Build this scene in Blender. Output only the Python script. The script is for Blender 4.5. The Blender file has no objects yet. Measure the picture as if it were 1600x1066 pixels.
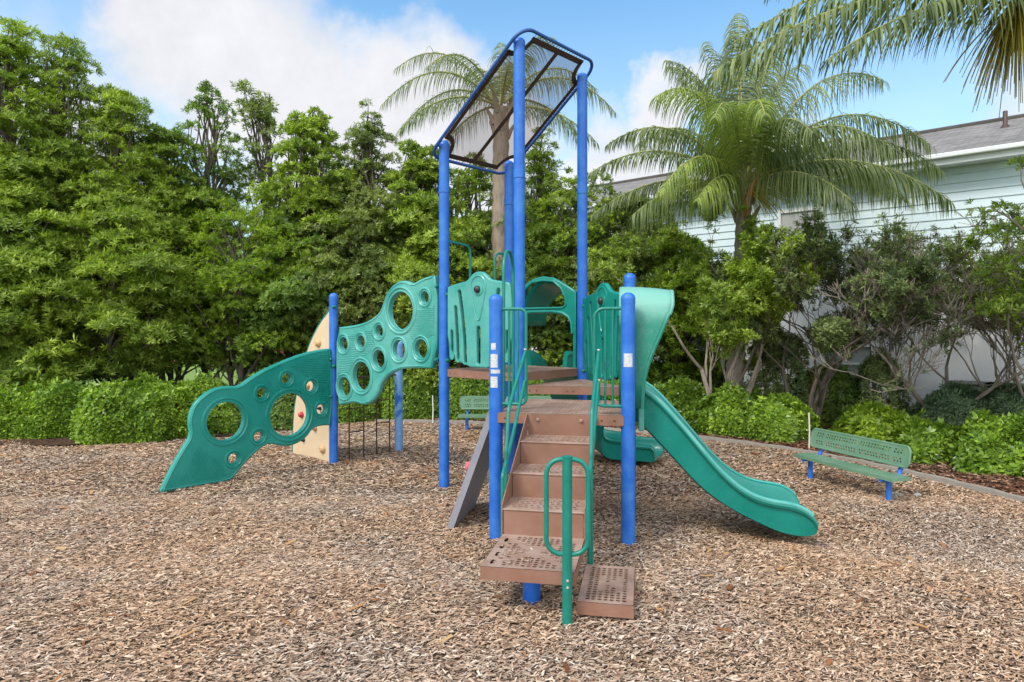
import bpy, math, random
import numpy as np
from mathutils import Vector, Matrix
R = math.radians
random.seed(7); rng = np.random.default_rng(11)
SC = bpy.context.scene
COL = SC.collection
# ------------------------------------------------------------------ camera
H = 2.06; F = 1070.0; HY = 508.0
cd = bpy.data.cameras.new('camera'); cam = bpy.data.objects.new('camera', cd); COL.objects.link(cam)
cam.location = (0, 0, H); cam.rotation_euler = (R(90), 0, 0)
cd.sensor_width = 36; cd.lens = 36*F/1600; cd.shift_y = (HY-533)/1600
cd.clip_start = .05; cd.clip_end = 2000
SC.camera = cam
# ------------------------------------------------------------------ light
SUN_EL, SUN_AZ = 50, 228          # azimuth: direction the light comes from, degrees clockwise from +Y
sd = (math.sin(R(SUN_AZ))*math.cos(R(SUN_EL)), math.cos(R(SUN_AZ))*math.cos(R(SUN_EL)), math.sin(R(SUN_EL)))
sl = bpy.data.lights.new('sun', 'SUN'); so = bpy.data.objects.new('sun', sl); COL.objects.link(so)
sl.energy = 1.3; sl.angle = R(16); sl.color = (1, .95, .87)
so.rotation_euler = Vector(sd).to_track_quat('Z', 'Y').to_euler(); so.location = (-5, -5, 12)
SC.view_settings.view_transform = 'Standard'; SC.view_settings.look = 'None'
SC.view_settings.exposure = 1.2; SC.view_settings.gamma = 1
W = bpy.data.worlds.new('World'); SC.world = W; W.use_nodes = True
def build_world():
    nt = W.node_tree; nt.nodes.clear(); N = nt.nodes.new; L = nt.links.new
    out = N('ShaderNodeOutputWorld'); bg = N('ShaderNodeBackground'); bg.inputs[1].default_value = .15
    sky = N('ShaderNodeTexSky'); sky.sky_type = 'NISHITA'; sky.sun_disc = False
    sky.sun_elevation = R(SUN_EL); sky.sun_rotation = R(SUN_AZ); sky.air_density = 1.0; sky.dust_density = .6; sky.ozone_density = 1.6
    tc = N('ShaderNodeTexCoord')
    def noise(scale, det, rough=.6):
        n = N('ShaderNodeTexNoise'); n.inputs['Scale'].default_value = scale; n.inputs['Detail'].default_value = det
        n.inputs['Roughness'].default_value = rough; L(tc.outputs['Generated'], n.inputs['Vector']); return n
    n1 = noise(4.5, 8)
    sub = N('ShaderNodeVectorMath'); sub.operation = 'SUBTRACT'; L(n1.outputs['Color'], sub.inputs[0]); sub.inputs[1].default_value = (.5, .5, .5)
    scl = N('ShaderNodeVectorMath'); scl.operation = 'SCALE'; L(sub.outputs[0], scl.inputs[0]); scl.inputs['Scale'].default_value = .30
    add = N('ShaderNodeVectorMath'); L(tc.outputs['Generated'], add.inputs[0]); L(scl.outputs[0], add.inputs[1])
    nrm = N('ShaderNodeVectorMath'); nrm.operation = 'NORMALIZE'; L(add.outputs[0], nrm.inputs[0])
    last = None
    blobs = [(250,60,120),(170,30,60),(360,100,130),(470,165,110),(580,175,112),(690,185,112),(760,230,130),(560,260,170),(960,270,105),(1040,165,55),
             (-300,300,260),(1250,330,120),(1900,250,200),(60,330,170)]
    # clouds elsewhere in the sky, outside the photograph
    ex = [((-.8,.1,.6),.25),((-.5,-.6,.6),.3),((.2,-.7,.7),.35),((.8,-.3,.5),.3),((.9,.3,.55),.2),((0,.1,1),.3),((-.3,-.95,.25),.4),((.6,-.8,.2),.4),((-1,-.1,.2),.35)]
    lst = [(Vector(((px-800)/F, 1, (HY-py)/F)).normalized(), r/F) for px, py, r in blobs]
    lst += [(Vector(v).normalized(), r) for v, r in ex]
    for c, r in lst:
        d = N('ShaderNodeVectorMath'); d.operation = 'DOT_PRODUCT'; L(nrm.outputs[0], d.inputs[0]); d.inputs[1].default_value = c
        m = N('ShaderNodeMapRange'); m.interpolation_type = 'SMOOTHSTEP'; L(d.outputs['Value'], m.inputs['Value'])
        m.inputs['From Min'].default_value = math.cos(r*1.35); m.inputs['From Max'].default_value = math.cos(r*.45)
        if last is None: last = m.outputs[0]
        else:
            mx = N('ShaderNodeMath'); mx.operation = 'MAXIMUM'; L(last, mx.inputs[0]); L(m.outputs[0], mx.inputs[1]); last = mx.outputs[0]
    n2 = noise(9, 9, .62)
    shade = N('ShaderNodeMapRange'); L(n2.outputs['Fac'], shade.inputs['Value']); shade.inputs['From Min'].default_value = .3; shade.inputs['From Max'].default_value = .7
    shade.inputs['To Min'].default_value = 2.45; shade.inputs['To Max'].default_value = 2.95
    # unseen cloud overhead brightened, added to raise the ambient light
    sepz = N('ShaderNodeSeparateXYZ'); L(tc.outputs['Generated'], sepz.inputs[0])
    hi = N('ShaderNodeMapRange'); hi.interpolation_type = 'SMOOTHSTEP'; L(sepz.outputs['Z'], hi.inputs['Value']); hi.inputs['From Min'].default_value = .5; hi.inputs['From Max'].default_value = .95
    hi.inputs['To Min'].default_value = 1.0; hi.inputs['To Max'].default_value = 1.8
    bk = N('ShaderNodeMapRange'); bk.interpolation_type = 'SMOOTHSTEP'; L(sepz.outputs['Y'], bk.inputs['Value']); bk.inputs['From Min'].default_value = .1; bk.inputs['From Max'].default_value = -.6
    bk.inputs['To Min'].default_value = 1.0; bk.inputs['To Max'].default_value = 2.5  # unseen clouds behind the camera brightened too, added as fill light
    sm = N('ShaderNodeMath'); sm.operation = 'MULTIPLY'; L(shade.outputs[0], sm.inputs[0]); L(hi.outputs[0], sm.inputs[1])
    sm2 = N('ShaderNodeMath'); sm2.operation = 'MULTIPLY'; L(sm.outputs[0], sm2.inputs[0]); L(bk.outputs[0], sm2.inputs[1])
    cc = N('ShaderNodeVectorMath'); cc.operation = 'SCALE'; cc.inputs[0].default_value = (.99, .985, 1.01); L(sm2.outputs[0], cc.inputs['Scale'])
    tint = N('ShaderNodeVectorMath'); tint.operation = 'MULTIPLY'; L(sky.outputs[0], tint.inputs[0]); tint.inputs[1].default_value = (.57, .76, .77)
    # pale milky veil low in the sky
    sep = N('ShaderNodeSeparateXYZ'); L(tc.outputs['Generated'], sep.inputs[0])
    veil = N('ShaderNodeMapRange'); L(sep.outputs['Z'], veil.inputs['Value']); veil.inputs['From Min'].default_value = .42; veil.inputs['From Max'].default_value = .05
    veil.inputs['To Min'].default_value = 0; veil.inputs['To Max'].default_value = .55
    om = N('ShaderNodeMath'); om.operation = 'MAXIMUM'; L(last, om.inputs[0]); L(veil.outputs[0], om.inputs[1])
    cap = N('ShaderNodeMath'); cap.operation = 'MULTIPLY'; L(om.outputs[0], cap.inputs[0]); cap.inputs[1].default_value = .95
    mix = N('ShaderNodeMix'); mix.data_type = 'RGBA'; L(cap.outputs[0], mix.inputs['Factor']); L(tint.outputs[0], mix.inputs['A']); L(cc.outputs[0], mix.inputs['B'])
    L(mix.outputs['Result'], bg.inputs[0]); L(bg.outputs[0], out.inputs[0])
build_world()

# ------------------------------------------------------------------ helpers
def at(px, py, Y): return Vector(((px-800)/F*Y, Y, H+(HY-py)/F*Y))
def onplane(px, py, o, d):
    """where the sight line meets the upright plane through o along d -> (distance along d, height)"""
    k = (px-800)/F
    s = (k*o[1]-o[0])/(d[0]-k*d[1]); Y = o[1]+s*d[1]
    return s, H+(HY-py)/F*Y
def scale_at(px, o, d):
    k = (px-800)/F; s = (k*o[1]-o[0])/(d[0]-k*d[1]); return (o[1]+s*d[1])/F
def gz(x, y):
    t = np.clip((6.3-y)/1.4, 0, 1); t = t*t*(3-2*t)
    dip = -.03*np.exp(-((x-3.15)**2/.35+(y-6.55)**2/.18))-.035*np.exp(-((x-.62)**2/.2+(y-4.0)**2/.12))+.02*np.exp(-((x-2.4)**2/.3+(y-6.0)**2/.15))
    return dip+.085*t + .012*np.sin(x*1.7+y*.9)*np.sin(y*1.3-x*.6) + .007*np.sin(x*4.1+1)*np.sin(y*3.7)
class MB:
    def __init__(s): s.v = []; s.f = []
    def add(s, vs, fs):
        o = len(s.v); s.v += [tuple(v) for v in vs]; s.f += [tuple(i+o for i in f) for f in fs]; return s
    def box(s, c, sx, sy, sz, M=None):
        vs = [Vector((x*sx/2, y*sy/2, z*sz/2)) for x in (-1,1) for y in (-1,1) for z in (-1,1)]
        if M is not None: vs = [M @ v for v in vs]
        vs = [v+Vector(c) for v in vs]
        return s.add(vs, [(0,1,3,2),(4,6,7,5),(0,4,5,1),(2,3,7,6),(0,2,6,4),(1,5,7,3)])
    def tube(s, pts, r, n=10, closed=False, caps=True):
        pts = [Vector(p) for p in pts]; m = len(pts)
        rr = r if isinstance(r, (list, tuple)) else [r]*m
        T = []
        for i in range(m):
            a = pts[(i-1) % m] if (closed or i > 0) else pts[i]; b = pts[(i+1) % m] if (closed or i < m-1) else pts[i]
            t = (b-a); T.append(t.normalized() if t.length > 1e-9 else Vector((0,0,1)))
        nrm = T[0].orthogonal().normalized(); vs = []
        for i in range(m):
            nrm = (nrm - T[i]*nrm.dot(T[i])); nrm = nrm.normalized() if nrm.length > 1e-6 else T[i].orthogonal().normalized()
            b = T[i].cross(nrm)
            for k in range(n):
                a = 2*math.pi*k/n; vs.append(pts[i]+(nrm*math.cos(a)+b*math.sin(a))*rr[i])
        fs = []
        for i in range(m if closed else m-1):
            j = (i+1) % m
            for k in range(n): fs.append((i*n+k, i*n+(k+1) % n, j*n+(k+1) % n, j*n+k))
        if caps and not closed: fs += [tuple(range(n))[::-1], tuple((m-1)*n+k for k in range(n))]
        return s.add(vs, fs)
    def lathe(s, c, prof, n=24, M=None):
        vs = []; fs = []
        for r, z in prof:
            for k in range(n):
                a = 2*math.pi*k/n; v = Vector((r*math.cos(a), r*math.sin(a), z)); v = M @ v if M is not None else v; vs.append(v+Vector(c))
        for i in range(len(prof)-1):
            for k in range(n): fs.append((i*n+k, i*n+(k+1) % n, (i+1)*n+(k+1) % n, (i+1)*n+k))
        fs += [tuple(range(n))[::-1], tuple((len(prof)-1)*n+k for k in range(n))]
        return s.add(vs, fs)
    def prism(s, poly, h, M):      # poly in local xy, extruded to z=h, placed with 4x4 M
        n = len(poly); vs = [M @ Vector((x, y, 0)) for x, y in poly]+[M @ Vector((x, y, h)) for x, y in poly]
        return s.add(vs, [tuple(range(n))[::-1], tuple(range(n, 2*n))]+[(i, (i+1) % n, n+(i+1) % n, n+i) for i in range(n)])
    def build(s, name, mat, parent=None, smooth=False, bevel=0, label=None, merge=False):
        me = bpy.data.meshes.new(name); me.from_pydata(s.v, [], s.f); me.update()
        if merge:
            import bmesh
            b = bmesh.new(); b.from_mesh(me); bmesh.ops.remove_doubles(b, verts=b.verts, dist=1e-4); bmesh.ops.recalc_face_normals(b, faces=b.faces); b.to_mesh(me); b.free()
        return link(name, me, mat, parent, smooth, bevel, label)
def link(name, me, mat, parent=None, smooth=False, bevel=0, label=None):
    me.materials.append(mat)
    if smooth:
        me.polygons.foreach_set('use_smooth', [True]*len(me.polygons))
        try: me.set_sharp_from_angle(angle=R(40))
        except Exception: pass
    o = bpy.data.objects.new(name, me); COL.objects.link(o)
    if parent is not None:
        o.parent = parent; t = Vector((0,0,0)); p = parent
        while p is not None: t += p.location; p = p.parent
        o.location = -t      # meshes are written in world coordinates
    if bevel:
        m = o.modifiers.new('bevel', 'BEVEL'); m.width = bevel; m.segments = 2; m.limit_method = 'ANGLE'; m.angle_limit = R(40)
    if label: o['label'] = label
    return o
def thing(name, label, cat, loc=(0,0,0), group=None):
    o = bpy.data.objects.new(name, None); COL.objects.link(o); o.location = loc; o.empty_display_size = .2
    o['label'] = label; o['category'] = cat
    if group: o['group'] = group
    return o
def tag(o, label, cat, group=None):
    o['label'] = label; o['category'] = cat
    if group: o['group'] = group
    return o
def kind(o, k, label=None):
    o['kind'] = k
    if label: o['label'] = label
    return o
def npmesh(name, v, quads):
    me = bpy.data.meshes.new(name); v = np.ascontiguousarray(v, dtype=np.float32).reshape(-1,3); q = np.ascontiguousarray(quads, dtype=np.int32)
    me.vertices.add(len(v)); me.vertices.foreach_set('co', v.ravel())
    me.loops.add(q.size); me.loops.foreach_set('vertex_index', q.ravel())
    me.polygons.add(len(q)); me.polygons.foreach_set('loop_start', np.arange(len(q), dtype=np.int32)*4)
    me.update(calc_edges=True); return me
def fillet(pts, r, n=6, closed=False):
    pts = [Vector(p) for p in pts]; out = []; m = len(pts)
    for i in range(m):
        if not closed and i in (0, m-1): out.append(pts[i]); continue
        p = pts[i]; a = pts[(i-1) % m]-p; b = pts[(i+1) % m]-p
        ang = a.angle(b)
        if ang > R(178): out.append(p); continue
        d = min(r/math.tan(ang/2), a.length*.49, b.length*.49); rr = d*math.tan(ang/2)
        p0 = p+a.normalized()*d; p1 = p+b.normalized()*d
        c = p+(a.normalized()+b.normalized()).normalized()*(rr/math.sin(ang/2))
        u = p0-c; w = p1-c; th = u.angle(w)
        for k in range(n+1):
            t = k/n; out.append(c+(u*math.sin((1-t)*th)+w*math.sin(t*th))/math.sin(th))
    return out
def chaikin(p, n=2, closed=True):
    for _ in range(n):
        q = []; m = len(p)
        for i in range(m if closed else m-1):
            a = p[i]; b = p[(i+1) % m]
            q.append((a[0]*.75+b[0]*.25, a[1]*.75+b[1]*.25)); q.append((a[0]*.25+b[0]*.75, a[1]*.25+b[1]*.75))
        p = q if closed else [p[0]]+q+[p[-1]]
    return p
def inpoly(x, y, P):
    c = False; j = len(P)-1
    for i in range(len(P)):
        if (P[i][1] > y) != (P[j][1] > y) and x < (P[j][0]-P[i][0])*(y-P[i][1])/(P[j][1]-P[i][1])+P[i][0]: c = not c
        j = i
    return c
def circle(cx, cy, r, n=32): return [(cx+r*math.cos(2*math.pi*k/n), cy+r*math.sin(2*math.pi*k/n)) for k in range(n)]
def slot(pts, r, n=6):
    """rounded slot following a polyline"""
    pts = [Vector(p) for p in pts]; L_, R_ = [], []
    for i, p in enumerate(pts):
        t = (pts[min(i+1, len(pts)-1)]-pts[max(i-1, 0)]).normalized(); nn = Vector((-t.y, t.x)); L_.append(p+nn*r); R_.append(p-nn*r)
    t1 = (pts[-1]-pts[-2]).normalized(); t0 = (pts[0]-pts[1]).normalized(); out = [tuple(p) for p in L_]
    def capp(c, t): 
        nn = Vector((-t.y, t.x)); return [tuple(c+nn*r*math.cos(math.pi*k/n)+t*r*math.sin(math.pi*k/n)) for k in range(1, n)]
    out += capp(pts[-1], t1)+[tuple(p) for p in R_[::-1]]
    out += capp(pts[0], t0)
    return out
def panel_mesh(outline, holes, thick, bevel, o, d):
    """moulded sheet with holes and rounded edges in the upright plane (o, d)"""
    cu = bpy.data.curves.new('tmp', 'CURVE'); cu.dimensions = '2D'; cu.fill_mode = 'BOTH'
    cu.extrude = thick/2-bevel; cu.bevel_depth = bevel; cu.bevel_resolution = 2; cu.offset = -bevel
    for P in [outline]+holes:
        sp = cu.splines.new('POLY'); sp.points.add(len(P)-1)
        for i, (x, y) in enumerate(P): sp.points[i].co = (x, y, 0, 1)
        sp.use_cyclic_u = True
    ob = bpy.data.objects.new('tmp', cu); COL.objects.link(ob)
    dg = bpy.context.evaluated_depsgraph_get(); me = bpy.data.meshes.new_from_object(ob.evaluated_get(dg))
    bpy.data.objects.remove(ob); bpy.data.curves.remove(cu)
    me.transform(plane_matrix(o, d)); me.materials.clear()
    return me
def plane_matrix(o, d):
    d = Vector((d[0], d[1], 0)).normalized(); n = d.cross(Vector((0,0,1)))
    return Matrix(((d.x, 0, n.x, o[0]), (d.y, 0, n.y, o[1]), (0, 1, 0, 0), (0, 0, 0, 1)))

# ------------------------------------------------------------------ materials
def newmat(name):
    m = bpy.data.materials.new(name); m.use_nodes = True; nt = m.node_tree; b = nt.nodes['Principled BSDF']; return m, nt, b
def ramp(nt, src, stops):
    r = nt.nodes.new('ShaderNodeValToRGB'); e = r.color_ramp.elements
    while len(e) > 1: e.remove(e[0])
    e[0].position = stops[0][0]; e[0].color = (*stops[0][1], 1)
    for p, c in stops[1:]: x = e.new(p); x.color = (*c, 1)
    nt.links.new(src, r.inputs[0]); return r.outputs[0]
def tnoise(nt, scale, det=4, rough=.55, coord='Object', stretch=None):
    n = nt.nodes.new('ShaderNodeTexNoise'); n.inputs['Scale'].default_value = scale; n.inputs['Detail'].default_value = det; n.inputs['Roughness'].default_value = rough
    tc = nt.nodes.new('ShaderNodeNewGeometry'); src = tc.outputs['Position']
    if stretch:
        mp = nt.nodes.new('ShaderNodeVectorMath'); mp.operation = 'MULTIPLY'; nt.links.new(src, mp.inputs[0]); mp.inputs[1].default_value = stretch; src = mp.outputs[0]
    nt.links.new(src, n.inputs['Vector']); return n.outputs['Fac']
def mixc(nt, fac, a, b, mode='MIX'):
    m = nt.nodes.new('ShaderNodeMix'); m.data_type = 'RGBA'; m.blend_type = mode
    for s, v in (('Factor', fac), ('A', a), ('B', b)):
        if hasattr(v, 'links'): nt.links.new(v, m.inputs[s])
        else: m.inputs[s].default_value = (*v, 1) if isinstance(v, tuple) else v
    return m.outputs['Result']
def bump(nt, b, h, strength, dist=.01):
    n = nt.nodes.new('ShaderNodeBump'); n.inputs['Strength'].default_value = strength; n.inputs['Distance'].default_value = dist
    nt.links.new(h, n.inputs['Height']); nt.links.new(n.outputs[0], b.inputs['Normal'])
def weathered(name, col, faded, rough=.4, amt=.5, sc=3, grime=(.05,.04,.03), bmp=.15, spec=.5, lo=.4, hi=.75):
    """painted or moulded surface: patches faded by weather, fine speckle, faint grime"""
    m, nt, b = newmat(name)
    n1 = tnoise(nt, sc, 8, .65); f = ramp(nt, n1, [(lo, (0,0,0)), (hi, (amt,)*3)])
    c = mixc(nt, f, col, faded)
    n2 = tnoise(nt, sc*14, 5, .7); g = ramp(nt, n2, [(.58, (0,0,0)), (.78, (.3,)*3)])
    c = mixc(nt, g, c, grime)
    nt.links.new(c, b.inputs['Base Color']); b.inputs['Specular IOR Level'].default_value = spec
    rr = ramp(nt, n1, [(.3, (rough-.08,)*3), (.7, (rough+.15,)*3)]); nt.links.new(rr, b.inputs['Roughness'])
    bump(nt, b, tnoise(nt, 260, 3), bmp, .002); return m
M = {}
M['blue'] = weathered('blue_paint', (.008,.11,.48), (.045,.20,.56), .45, .75, 4.5, lo=.42, hi=.66, bmp=.1)
M['blue2'] = weathered('blue_faded_paint', (.02,.13,.52), (.17,.36,.66), .5, 1, 3.0, lo=.36, hi=.42, bmp=.1)
M['green'] = weathered('green_plastic', (.002,.190,.145), (.014,.270,.22), .27, .7, 2.0)
M['navy'] = weathered('canopy_pipe_paint', (.018,.07,.27), (.04,.12,.36), .4, .6, 4)
M['arch'] = weathered('arch_plastic', (.003,.21,.168), (.035,.325,.275), .27, .7, 1.3)
M['slide'] = weathered('slide_plastic', (.002,.180,.14), (.01,.25,.205), .24, .6, 2.0)
M['palegreen'] = weathered('faded_sheen_green_plastic', (.03,.275,.23), (.13,.405,.355), .3, .8, 1.6, lo=.35, hi=.65)  # paler green: fading and sky gloss both put into the colour
M['greentube'] = weathered('green_tube_paint', (.003,.165,.122), (.01,.235,.19), .35, .6, 4)
M['brown'] = weathered('brown_coated_steel', (.27,.165,.12), (.42,.31,.25), .6, .8, 5, grime=(.10,.05,.035), bmp=.3, spec=.3)
M['brownface'] = weathered('brown_coated_edge', (.23,.115,.075), (.30,.17,.125), .6, .8, 4, grime=(.12,.07,.05), bmp=.3, spec=.3)
M['mesh'] = None
M['tan'] = weathered('tan_plastic', (.60,.45,.28), (.66,.53,.38), .55, .6, 3)
M['hold'] = weathered('tan_hold', (.55,.33,.15), (.6,.42,.25), .5, .5, 6)
M['red'] = weathered('red_hold', (.45,.02,.04), (.5,.08,.08), .4, .5, 6)
M['pink'] = weathered('pink_hold', (.55,.12,.14), (.6,.22,.22), .4, .5, 6)
M['black'] = weathered('black_plastic', (.02,.018,.018), (.06,.06,.06), .35, .5, 6)
M['greyplastic'] = weathered('grey_plastic', (.24,.235,.27), (.33,.325,.35), .5, .6, 3)
M['darkbrown'] = weathered('dark_brown_steel', (.06,.028,.018), (.09,.045,.03), .5, .5, 5)
M['steel'] = weathered('bolt_steel', (.4,.38,.35), (.5,.48,.45), .35, .5, 6)
M['bench'] = weathered('bench_green', (.115,.225,.14), (.17,.30,.20), .5, .7, 3, bmp=.25)
M['white'] = weathered('white_trim', (.72,.72,.72), (.62,.62,.6), .5, .5, 1)
M['curb'] = weathered('concrete_edging', (.24,.215,.18), (.33,.30,.26), .85, .7, 6, bmp=.6)
M['wood_stake'] = weathered('stake_wood', (.62,.55,.42), (.7,.65,.55), .7, .5, 6)
def sticker_mat():
    m, nt, b = newmat('sticker'); v = nt.nodes.new('ShaderNodeTexVoronoi'); v.inputs['Scale'].default_value = 75
    g = nt.nodes.new('ShaderNodeNewGeometry'); nt.links.new(g.outputs['Position'], v.inputs['Vector'])
    nt.links.new(ramp(nt, v.outputs['Distance'], [(.25, (.36,.36,.36)), (.5, (.55,.55,.56))]), b.inputs['Base Color']); b.inputs['Roughness'].default_value = .6; return m
M['sticker'] = sticker_mat()
def mesh_mat():
    m, nt, b = newmat('canopy_mesh')
    b.inputs['Base Color'].default_value = (.24,.13,.10,1); b.inputs['Roughness'].default_value = .8
    tr = nt.nodes.new('ShaderNodeBsdfTransparent'); mx = nt.nodes.new('ShaderNodeMixShader'); out = nt.nodes['Material Output']
    mx.inputs[0].default_value = .55
    nt.links.new(b.outputs[0], mx.inputs[1]); nt.links.new(tr.outputs[0], mx.inputs[2]); nt.links.new(mx.outputs[0], out.inputs['Surface']); return m
M['mesh'] = mesh_mat()
M['hem'] = weathered('brown_hem', (.055,.028,.022), (.08,.045,.035), .8, .5, 6)
def leaf_mat(name, dark, mid, light, trans=.42, rough=.45):
    m, nt, b = newmat(name); g = nt.nodes.new('ShaderNodeNewGeometry')
    c = ramp(nt, g.outputs['Random Per Island'], [(0, dark), (.45, mid), (.85, light), (1, tuple(min(1, x*1.25) for x in light))])
    big = ramp(nt, tnoise(nt, 1.1, 3), [(.35, (.68,.74,.7)), (.65, (1.25,1.2,1.05))])
    c = mixc(nt, 1.0, c, big, 'MULTIPLY')
    nt.links.new(c, b.inputs['Base Color']); b.inputs['Roughness'].default_value = rough; b.inputs['Specular IOR Level'].default_value = .35
    t = nt.nodes.new('ShaderNodeBsdfTranslucent'); c2 = mixc(nt, 1.0, c, (1.3,1.45,.6), 'MULTIPLY'); nt.links.new(c2, t.inputs[0])
    mx = nt.nodes.new('ShaderNodeMixShader'); mx.inputs[0].default_value = trans; out = nt.nodes['Material Output']
    nt.links.new(b.outputs[0], mx.inputs[1]); nt.links.new(t.outputs[0], mx.inputs[2]); nt.links.new(mx.outputs[0], out.inputs['Surface']); return m
LM = {
 'tree': leaf_mat('leaf_tree', (.155,.225,.035), (.24,.325,.05), (.36,.45,.08)),
 'olivetree': leaf_mat('leaf_softgreen', (.13,.17,.05), (.20,.25,.075), (.30,.35,.12)),
 'dark': leaf_mat('leaf_dark', (.10,.17,.035), (.16,.245,.05), (.24,.335,.075)),
 'vine': leaf_mat('leaf_vine', (.08,.15,.02), (.15,.25,.035), (.26,.36,.05)),
 'yellow': leaf_mat('leaf_yellowgreen', (.11,.19,.02), (.19,.29,.03), (.30,.40,.04)),
 'hedge': leaf_mat('leaf_hedge', (.09,.165,.02), (.155,.265,.03), (.28,.41,.055), .3, .3),
 'olive': leaf_mat('leaf_olive', (.10,.14,.06), (.17,.22,.085), (.26,.32,.12), .25, .4),
 'bluish': leaf_mat('leaf_bluegrey', (.08,.13,.075), (.13,.20,.11), (.19,.27,.15), .25),
 'palm': leaf_mat('leaf_palm', (.085,.12,.05), (.145,.185,.075), (.22,.26,.11), .35),
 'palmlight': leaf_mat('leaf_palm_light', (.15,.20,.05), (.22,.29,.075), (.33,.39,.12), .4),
 'palmflower': leaf_mat('palm_flower', (.26,.19,.03), (.36,.28,.04), (.45,.38,.08), .3),
}
def bark(name, a, b_, s=9):
    m, nt, b = newmat(name); n = tnoise(nt, s, 8, .7, stretch=(1,1,.25))
    nt.links.new(ramp(nt, n, [(.3, a), (.7, b_)]), b.inputs['Base Color']); b.inputs['Roughness'].default_value = .9; bump(nt, b, n, .8, .02); return m
M['bark'] = bark('bark_grey_brown', (.14,.11,.085), (.32,.27,.21))
M['bark_dark'] = bark('bark_dark', (.06,.05,.04), (.15,.12,.09))
M['palmbark'] = bark('palm_bark', (.16,.12,.09), (.36,.28,.22), 14)
M['frondstem'] = bark('frond_stem', (.22,.24,.08), (.34,.33,.13), 12)
M['orange'] = bark('dead_boot', (.28,.11,.04), (.42,.2,.08), 12)

# ------------------------------------------------------------------ ground
def ground_mat(name, cols, chips, tint2, bs=.9):
    """wood chips: stretched cells at several angles"""
    m, nt, b = newmat(name); g = nt.nodes.new('ShaderNodeNewGeometry'); last = None
    for k, (ang, sc) in enumerate([(20, chips), (100, chips*1.15), (-40, chips*.9)]):
        mp = nt.nodes.new('ShaderNodeMapping'); mp.inputs['Rotation'].default_value = (0,0,R(ang)); mp.inputs['Scale'].default_value = (1, 3.2, 1)
        nt.links.new(g.outputs['Position'], mp.inputs[0])
        v = nt.nodes.new('ShaderNodeTexVoronoi'); v.inputs['Scale'].default_value = sc; nt.links.new(mp.outputs[0], v.inputs['Vector'])
        if last is None: lc, ld = v.outputs['Color'], v.outputs['Distance']
        else:
            f = ramp(nt, tnoise(nt, chips*.8+k*3, 2), [(.49, (0,0,0)), (.52, (1,1,1))])
            lc = mixc(nt, f, lc, v.outputs['Color']); ld = mixc(nt, f, ld, v.outputs['Distance'])
        last = 1
    s = nt.nodes.new('ShaderNodeSeparateColor'); nt.links.new(lc, s.inputs[0])
    c = ramp(nt, s.outputs[0], cols)
    c = mixc(nt, 1.0, c, ramp(nt, ld, [(0, (1.1,1.1,1.1)), (.6, (.35,.33,.3))]), 'MULTIPLY')
    c = mixc(nt, 1.0, c, ramp(nt, tnoise(nt, .8, 5), [(.35, tint2), (.65, (1,1,1))]), 'MULTIPLY')
    nt.links.new(c, b.inputs['Base Color']); b.inputs['Roughness'].default_value = .95; b.inputs['Specular IOR Level'].default_value = .15
    bump(nt, b, s.outputs[1], bs, .02); return m
M['mulch'] = ground_mat('mulch', [(0,(.06,.035,.022)),(.3,(.19,.12,.075)),(.6,(.32,.22,.145)),(.85,(.43,.33,.24)),(1,(.5,.42,.33))], 26, (.9,.86,.85))
M['bed'] = ground_mat('bed_mulch', [(0,(.05,.025,.015)),(.4,(.13,.068,.042)),(.7,(.20,.115,.075)),(1,(.33,.23,.16))], 22, (.8,.75,.7))
def grass_mat():
    m, nt, b = newmat('lawn'); n = tnoise(nt, 30, 8, .7)
    nt.links.new(ramp(nt, n, [(.3,(.10,.17,.03)),(.7,(.24,.36,.06))]), b.inputs['Base Color']); b.inputs['Roughness'].default_value = 1; bump(nt, b, n, .8, .05); return m
M['lawn'] = grass_mat()
def grid_mesh(name, x0, x1, y0, y1, nx, ny, fz):
    xs = np.linspace(x0, x1, nx); ys = np.linspace(y0, y1, ny); X, Y = np.meshgrid(xs, ys); v = np.stack([X, Y, fz(X, Y)], -1)
    i = np.arange((nx*ny)).reshape(ny, nx); q = np.stack([i[:-1,:-1], i[:-1,1:], i[1:,1:], i[1:,:-1]], -1).reshape(-1,4)
    return npmesh(name, v, q)
kind(link('ground', grid_mesh('ground', -700, 700, -500, 900, 3, 3, lambda x, y: x*0-.15), M['lawn']), 'structure')
kind(link('mulch_ground', grid_mesh('mulch_ground', -17, 8, -3, 14.6, 250, 176, gz), M['mulch'], smooth=True), 'structure')
CURB = [(-7,14.75),(-2.17,14.5),(0,14.1),(1.8,13.4),(3.37,12.45),(4.6,11.2),(5.45,9.6),(5.95,8.04),(6.2,6.5),(6.3,3),(6.3,-3)]
curb_s = chaikin(CURB, 3, closed=False)
mb = MB(); bedz = .03
vs = [(x, y, bedz) for x, y in curb_s]; n = len(vs)
out = [(-7,16.6),(-2,16.6),(1,16.6),(4,16.6),(7,16),(9.5,14.6),(11,13),(13,11),(14,8),(14,3),(14,-3)]; out_s = chaikin(out, 3, closed=False)
mb.add(vs+[(x, y, bedz) for x, y in out_s], [(i, i+1, n+i+1, n+i) for i in range(n-1)])
kind(mb.build('planting_bed', M['bed']), 'structure')
mb = MB()      # bed on the left behind the clipped hedge
mb.add([(-17,11.6,bedz),(-7.6,11.6,bedz),(-5,12.6,bedz),(-4.4,14.7,bedz),(-7,16.4,bedz),(-17,16.4,bedz)], [(0,1,2,3,4,5)])
kind(mb.build('hedge_bed', M['bed']), 'structure')
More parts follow.
